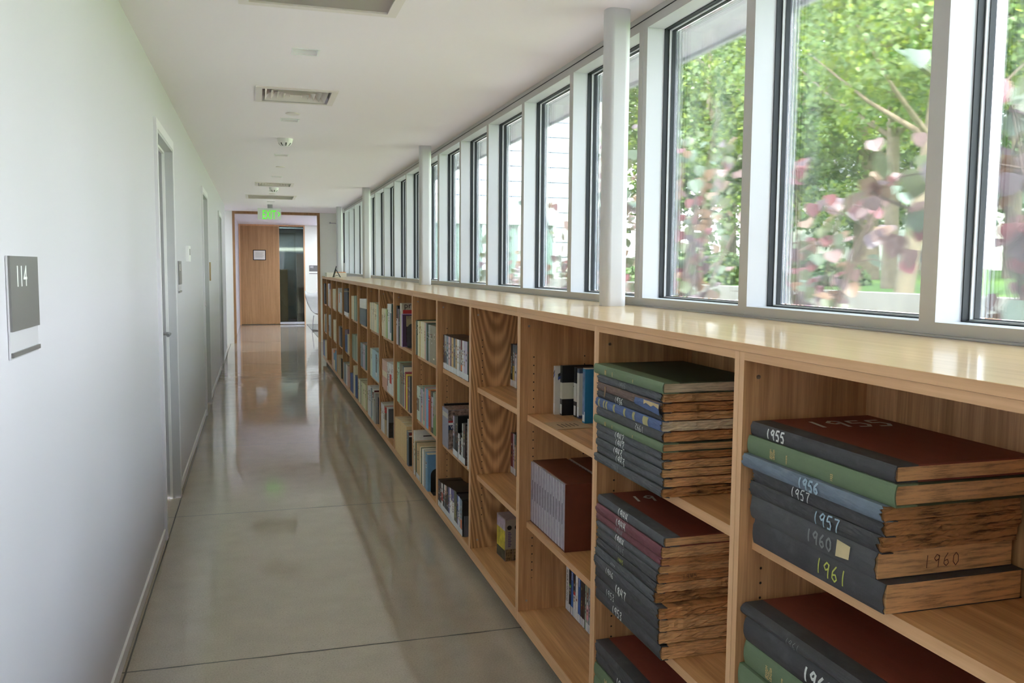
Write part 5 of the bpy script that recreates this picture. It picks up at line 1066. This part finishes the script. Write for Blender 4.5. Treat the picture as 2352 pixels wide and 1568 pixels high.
br.inputs['Scale'].default_value = 4; br.inputs['Color1'].default_value = lin((178, 116, 92)); br.inputs['Color2'].default_value = lin((156, 96, 76)); br.inputs['Mortar'].default_value = lin((200, 190, 178)); bk.link(br.outputs[0], bk.b.inputs['Base Color'])
t = empty('brick_building', (8.2, 20.2, 0)); tag(t, 'red brick building corner just past the white wing', 'building')
MB().box(-.7, .35, 0, 6, 0, 8.5, bk.m).build('brick_wall', t); MB().box(-.72, .37, -.04, 0, 3.62, 3.85, M['white']).build('stone_band', t)
t = empty('distant_house', (26.6, 30.4, 1.2)); tag(t, 'distant white house with a dark window behind the trees', 'house'); t.rotation_euler = (0, 0, math.radians(-40))
MB().box(-5, 5, 0, 7, 0, 3.6, plain('white_clapboard', (222, 222, 218), .7)).build('wall', t)
MB().face([(-5.4, -.4, 3.5), (5.4, -.4, 3.5), (5.4, 3.5, 5.6), (-5.4, 3.5, 5.6)], plain('grey_roof', (120, 118, 116), .8)).face([(5.4, 7.4, 3.5), (-5.4, 7.4, 3.5), (-5.4, 3.5, 5.6), (5.4, 3.5, 5.6)], plain('grey_roof', (120, 118, 116), .8)).build('roof', t)
w = MB().box(-.2, 1.1, -.06, 0, .55, 1.25, M['trimw']).build('window', t); MB().box(-.12, .42, -.07, -.06, .6, 1.2, M['ventdark']).box(.48, 1.02, -.07, -.06, .6, 1.2, M['ventdark']).build('pane', w)

def leafmat(name, c, trans=.45, var=.25, k_=.6):
    t = NT(name); t.n.remove(t.b)
    n = t.noise(t.mapping((1, 1, 1)), 9, 2); col = tuple(q*k_ for q in lin(c)[:3])
    cc = t.ramp(n, [(.35, tuple(x*(1-var) for x in col[:3])+(1,)), (.65, tuple(min(1, x*(1+var)) for x in col[:3])+(1,))])
    d = t.node('ShaderNodeBsdfDiffuse'); tl = t.node('ShaderNodeBsdfTranslucent'); t.link(cc, d.inputs[0]); t.link(cc, tl.inputs[0])
    g = t.node('ShaderNodeBsdfGlossy'); g.inputs['Roughness'].default_value = .45; g.inputs[0].default_value = (.8, .85, .9, 1)
    m1 = t.node('ShaderNodeMixShader'); m1.inputs[0].default_value = trans; t.link(d.outputs[0], m1.inputs[1]); t.link(tl.outputs[0], m1.inputs[2])
    m2 = t.node('ShaderNodeMixShader'); m2.inputs[0].default_value = .05; t.link(m1.outputs[0], m2.inputs[1]); t.link(g.outputs[0], m2.inputs[2])
    t.link(m2.outputs[0], t.n['Material Output'].inputs['Surface']); return t.m
LG = [leafmat('leaf_green', (128, 164, 66)), leafmat('leaf_yellow_green', (186, 204, 78)), leafmat('leaf_dark_green', (84, 128, 60)), leafmat('leaf_pale_green', (176, 200, 124))]
LR = [leafmat('redbud_rose', (192, 122, 128), .4, .15, .62), leafmat('redbud_mauve', (172, 146, 154), .35, .15, .62), leafmat('redbud_orange', (192, 152, 124), .4, .15, .62), leafmat('redbud_olive', (150, 158, 114), .4, .15, .62), leafmat('redbud_sage', (160, 178, 152), .35, .12, .62), leafmat('redbud_blush', (202, 164, 160), .4, .12, .62)]
BARK = plain('bark', (140, 122, 104), .9, var=.25, vscale=12); BARK2 = plain('pale_bark', (182, 166, 148), .9, var=.25, vscale=12); TWIG = plain('twig', (112, 92, 84), .8)
def leaf_mesh(name, parent, P, size, N, mats, seed, shape='quad', wts=None):
    """many leaves in one foliage mesh: P (n,3) positions, size (n,), N (n,3) facing"""
    rg = np.random.default_rng(seed); n = len(P)
    N = N/np.linalg.norm(N, axis=1, keepdims=True)
    a = np.cross(N, rg.normal(size=(n, 3))); a /= np.linalg.norm(a, axis=1, keepdims=True); c = np.cross(N, a)
    if shape == 'quad':
        O = [(-.5, 0, 0), (0, -.36, .06), (.5, 0, 0), (0, .36, .06)]; F = [(0, 1, 2, 3)]
    else:
        half = [(0, .5), (-.16, .36), (-.36, .36), (-.5, .16), (-.48, -.1), (-.30, -.34), (0, -.58)]
        O = [(0, .36, 0)]+[(x, y, .10*abs(x)*2) for x, y in half[1:-1]]+[(0, -.58, 0)]+[(-x, y, .10*abs(x)*2) for x, y in half[1:-1][::-1]]
        L_ = list(range(0, 7)); R_ = [0, 6]+list(range(7, 12)); F = [tuple(L_), tuple(R_)]
        down = np.array([0, 0, -1.0]); c = -(down-N*(N@down)[:, None]); c += rg.normal(size=(n, 3))*.25; c -= N*np.sum(c*N, 1)[:, None]; c /= np.linalg.norm(c, axis=1, keepdims=True); a = np.cross(c, N)
    O = np.array(O); V = (P[:, None, :] + size[:, None, None]*(O[None, :, 0:1]*a[:, None, :] + O[None, :, 1:2]*c[:, None, :] + O[None, :, 2:3]*N[:, None, :])).reshape(-1, 3)
    k = len(O); me = bpy.data.meshes.new(name)
    loops = np.concatenate([np.array(f)[None, :] + (np.arange(n)*k)[:, None] for f in F], axis=1).reshape(-1)
    ls = [len(f) for f in F]; tot = np.tile(ls, n); st = np.concatenate([[0], np.cumsum(tot)[:-1]])
    me.vertices.add(len(V)); me.vertices.foreach_set('co', V.astype(np.float32).ravel())
    me.loops.add(len(loops)); me.loops.foreach_set('vertex_index', loops.astype(np.int32))
    me.polygons.add(len(tot)); me.polygons.foreach_set('loop_start', st.astype(np.int32)); me.polygons.foreach_set('loop_total', tot.astype(np.int32))
    for m_ in mats: me.materials.append(m_)
    mi = rg.choice(len(mats), size=n, p=wts); me.polygons.foreach_set('material_index', np.repeat(mi, len(F)).astype(np.int32))
    me.update(calc_edges=True); me.validate()
    o = bpy.data.objects.new(name, me); COL.objects.link(o); o.parent = parent
    return o
def tree(x, y, z, h, r, n, label, lean=(0, 0), tr=.12, bark=None, leaf=.11, wts=None, seed=0, cz=.62, squash=.42, name='tree', low=.25):
    rg = np.random.default_rng(seed+5); bark = bark or BARK
    t = empty(name, (x, y, z)); tag(t, label, 'tree', 'trees beyond the garden wall')
    b = MB(); top = h*.8; pts = []
    for k in range(7):
        q = k/6; pts.append((lean[0]*q*top+.08*math.sin(3*q+seed), lean[1]*q*top+.08*math.cos(4*q+seed), -.2+q*(top+.2)))
    b.tube(pts, [tr*(1-.75*k/6) for k in range(7)], bark, 9); b.build('trunk', t, smooth=True)
    b = MB()
    for k in range(10):
        q = .35+.06*k; i = int(q*6); p0 = Vector(pts[i]); a = rg.uniform(0, 6.28); ln = r*rg.uniform(.45, .8)
        p1 = p0+Vector((math.cos(a)*ln*.5, math.sin(a)*ln*.5, ln*.35)); p2 = p0+Vector((math.cos(a)*ln, math.sin(a)*ln, ln*.8))
        b.tube([p0, p1, p2], [tr*.35, tr*.2, tr*.06], bark, 5)
    b.build('branches', t, smooth=True)
    # clumped crown
    nc = 46; cc = []
    while len(cc) < nc:
        p = rg.uniform(-1, 1, 3)
        if np.linalg.norm(p) < 1 : cc.append(p*np.array([r, r, h*squash])+np.array([lean[0]*h*.5, lean[1]*h*.5, h*cz]))
    cc = np.array(cc); cr_ = rg.uniform(.28, .55, nc)*r*.62
    w = rg.choice(nc, n); dv = rg.normal(size=(n, 3)); dv /= np.linalg.norm(dv, axis=1, keepdims=True)
    P = cc[w]+dv*(cr_[w]*rg.uniform(.55, 1, n)**.5)[:, None]*np.array([1, 1, .75])
    keep = P[:, 2] > h*low; P = P[keep]; dv = dv[keep]
    N = dv*.4+rg.normal(size=P.shape)*.6+np.array([0, 0, .5])
    leaf_mesh('foliage', t, P, leaf*rg.uniform(.7, 1.3, len(P)), N, LG, seed, 'quad', wts)
    return t
YG = [.2, .6, .05, .15]; MG = [.4, .2, .2, .2]; DG = [.4, .1, .4, .1]; PGN = [.25, .25, .05, .45]
tree(5.95, 6.95, 1.1, 6.5, 2.0, 26000, 'leaning pale barked tree close beyond the garden wall', lean=(.10, -.02), tr=.10, bark=BARK, seed=1, wts=PGN, leaf=.06, low=.30, cz=.56)
tree(8.33, 10.0, 1.1, 8.5, 2.6, 22000, 'straight trunked tree just behind the leaning one', tr=.11, seed=2, wts=PGN, leaf=.085, low=.26, cz=.55)
tree(8.6, 7.6, 1.1, 9, 2.8, 26000, 'bright yellow green tree filling the upper right windows', tr=.15, seed=3, wts=YG, leaf=.085, low=.24, cz=.52)
tree(13.8, 17.1, 1.1, 11, 4.2, 16000, 'large broad tree in the middle of the lawn', tr=.32, seed=4, wts=MG, leaf=.17, low=.16, cz=.55)
tree(12.0, 17.4, 1.1, 9.5, 2.8, 13000, 'thin trunked pale green tree beyond the wall', tr=.07, seed=5, wts=PGN, leaf=.12, low=.14, cz=.5)
tree(9.9, 15.0, 1.1, 8.5, 2.4, 12000, 'slender tree with hanging pale leaves beyond the wall', tr=.09, bark=BARK, seed=6, wts=PGN, leaf=.10, low=.12, cz=.5)
tree(10.6, 19.2, 1.1, 10, 2.8, 12000, 'pale barked forked tree near the white wing', lean=(.03, .05), tr=.12, bark=BARK2, seed=7, wts=PGN, leaf=.12, low=.1, cz=.5)
tree(13, 25.5, 1.1, 12, 3.8, 13000, 'dark green tree near the brick building', tr=.22, seed=8, wts=DG, leaf=.15, low=.05, cz=.5)
tree(16.2, 15.4, 1.1, 11, 3.8, 14000, 'dense green tree behind the straight trunked ones', tr=.2, seed=9, wts=MG, leaf=.14, low=.2, cz=.52)
tree(16, 27, 1.2, 14, 5.5, 12000, 'tall far tree behind the broad lawn tree', tr=.3, seed=10, wts=MG, leaf=.26, low=.02, cz=.45, squash=.48)
tree(22, 23, 1.2, 13, 5, 12000, 'far tree beside the distant house', tr=.3, seed=11, wts=DG, leaf=.26, low=.12, cz=.5)
for k_, (x_, y_) in enumerate(((34, 37), (24, 36), (36, 27), (33, 17), (27, 10), (22, 3))):  # last one stands out of view, added to block sky light
    tree(x_, y_, 1.2, 13, 6, 7000, ['far tree at the left edge of the lawn', 'far tree left of the distant house', 'far tree right of the distant house', 'far dark tree at the right edge of the lawn', 'tree beyond the right windows'][min(k_, 4)] + (', farther right, unseen, added to block sky light' if k_ > 4 else ''), tr=.3, seed=40+k_, wts=DG if k_ % 2 else MG, leaf=.34, low=.0, cz=.42, squash=.46)
def bush(x, y, z, r, h, n, label, seed, wts, leaf=.09):
    rg = np.random.default_rng(seed); t = empty('bush', (x, y, z)); tag(t, label, 'bush', 'bushes on the lawn')
    dv = rg.normal(size=(n, 3)); dv /= np.linalg.norm(dv, axis=1, keepdims=True); dv[:, 2] = abs(dv[:, 2])
    P = dv*rg.uniform(.6, 1, n)[:, None]*np.array([r, r, h]); b = MB()
    for k in range(6): b.tube([(0, 0, -.1), (math.cos(k)*r*.4, math.sin(k)*r*.4, h*.5)], .02, BARK, 5)
    b.build('stems', t); leaf_mesh('foliage', t, P, leaf*rg.uniform(.7, 1.3, n), dv+rg.normal(size=(n, 3))*.5, LG, seed, 'quad', wts)
bush(8.6, 11.9, 1.15, .9, .55, 3500, 'low dark green bush behind the slim trunks', 21, DG)
bush(7.2, 13.6, 1.15, 1.2, .8, 4000, 'rounded green bush nearer the white wing', 22, MG)

# redbud shrubs between the windows and the low wall
def redbud(x, y, z0, branches, n, ls, label, seed, wts=None, spread=.10):
    """branches: lists of points (world offsets from the base); leaves hang along the outer part of each"""
    rg = np.random.default_rng(seed); t = empty('redbud_shrub', (x, y, z0)); tag(t, label, 'shrub', 'redbud shrubs outside the windows')
    b = MB(); A = []; rd = random.Random(seed)
    for br_ in branches:
        pts = [Vector(p) for p in br_]; N_ = len(pts)
        b.tube(pts, [.012*(1-.75*k/(N_-1))+.0015 for k in range(N_)], TWIG, 6)
        L_ = [(pts[k+1]-pts[k]).length for k in range(N_-1)]; tot = sum(L_)
        for q in np.linspace(.22, 1, max(4, int(tot*5))):
            s_ = q*tot; k = 0
            while k < N_-2 and s_ > L_[k]: s_ -= L_[k]; k += 1
            p = pts[k].lerp(pts[k+1], min(1, s_/L_[k])); A.append(p)
            if rd.random() < .75:
                e = p+Vector((rd.uniform(-1, 1), rd.uniform(-1, 1), rd.uniform(-.1, .7)))*spread*2.0; b.tube([p, (p+e)/2+Vector((0, 0, .02)), e], [.004, .003, .0015], TWIG, 5); A.append(e); A.append((p+e)/2)
    b.build('branches', t, smooth=True)
    A = np.array([tuple(a) for a in A]); w = rg.choice(len(A), n)
    P = A[w]+rg.normal(size=(n, 3))*spread*.55
    N = rg.normal(size=(n, 3))*.5+np.array([-.7, -.45, .25])
    leaf_mesh('foliage', t, P, ls*rg.uniform(.65, 1.15, n), N, LR, seed, 'heart', wts)
    return t
def fan(n, h, r, seed, bias=(0, 0)):
    rd = random.Random(seed); out = []
    for k in range(n):
        a = rd.uniform(0, 6.28); q = rd.uniform(.3, 1); hh = h*rd.uniform(.55, 1)
        dx, dy = math.cos(a)*r*q+bias[0], math.sin(a)*r*q+bias[1]
        out.append([(0, 0, 0), (dx*.2, dy*.2, hh*.35), (dx*.6, dy*.6, hh*.7), (dx, dy, hh)])
    return out
WR = [.2, .2, .14, .16, .12, .18]; WO = [.08, .12, .2, .32, .18, .10]
redbud(2.62, 5.15, .45, fan(14, 2.0, .6, 3), 520, .076, 'tall redbud shrub with rosy top leaves outside the window beside the nearest column', 31, WO, .10)
redbud(2.65, 3.75, .45, fan(9, 1.55, .42, 4)+[[(0, 0, 0), (.05, -.1, .6), (.05, -.3, 1.1), (.1, -.45, 1.35)]], 260, .076, 'redbud shrub with pink leaves outside the second window from the right', 32, WR, .09)
redbud(2.62, 7.6, .45, fan(11, 1.45, .6, 5), 260, .076, 'redbud shrub in front of the glazed link building', 33, WO, .10)
redbud(2.5, 6.25, .45, fan(8, 1.95, .45, 6), 260, .076, 'redbud shrub seen just left of the nearest column', 34, WR, .10)
redbud(2.35, 2.12, .45, [[(0, 0, 0), (-.02, .05, .5), (-.08, .2, .95), (-.2, .34, 1.20), (-.30, .42, 1.26)],
    [(0, 0, 0), (.02, .02, .6), (-.02, .12, 1.2), (-.12, .26, 1.56), (-.20, .33, 1.68)],
    [(0, 0, 0), (0, -.05, .6), (-.05, -.02, 1.1), (-.12, .02, 1.5)], [(0, 0, 0), (.05, .05, .5), (0, .06, .9), (-.08, .04, 1.25)], [(0, 0, 0), (-.05, -.08, .5), (-.1, -.02, .8), (-.12, .03, 1.05)], [(0, 0, 0), (.1, 0, .7), (.1, .02, 1.3)]], 230, .098, 'redbud shrub with large rose leaves outside the rightmost window', 35, WR, .07)
redbud(2.7, 9.6, .45, fan(9, 1.3, .5, 7), 240, .085, 'far redbud shrub before the green glazing', 36, WO, .10)
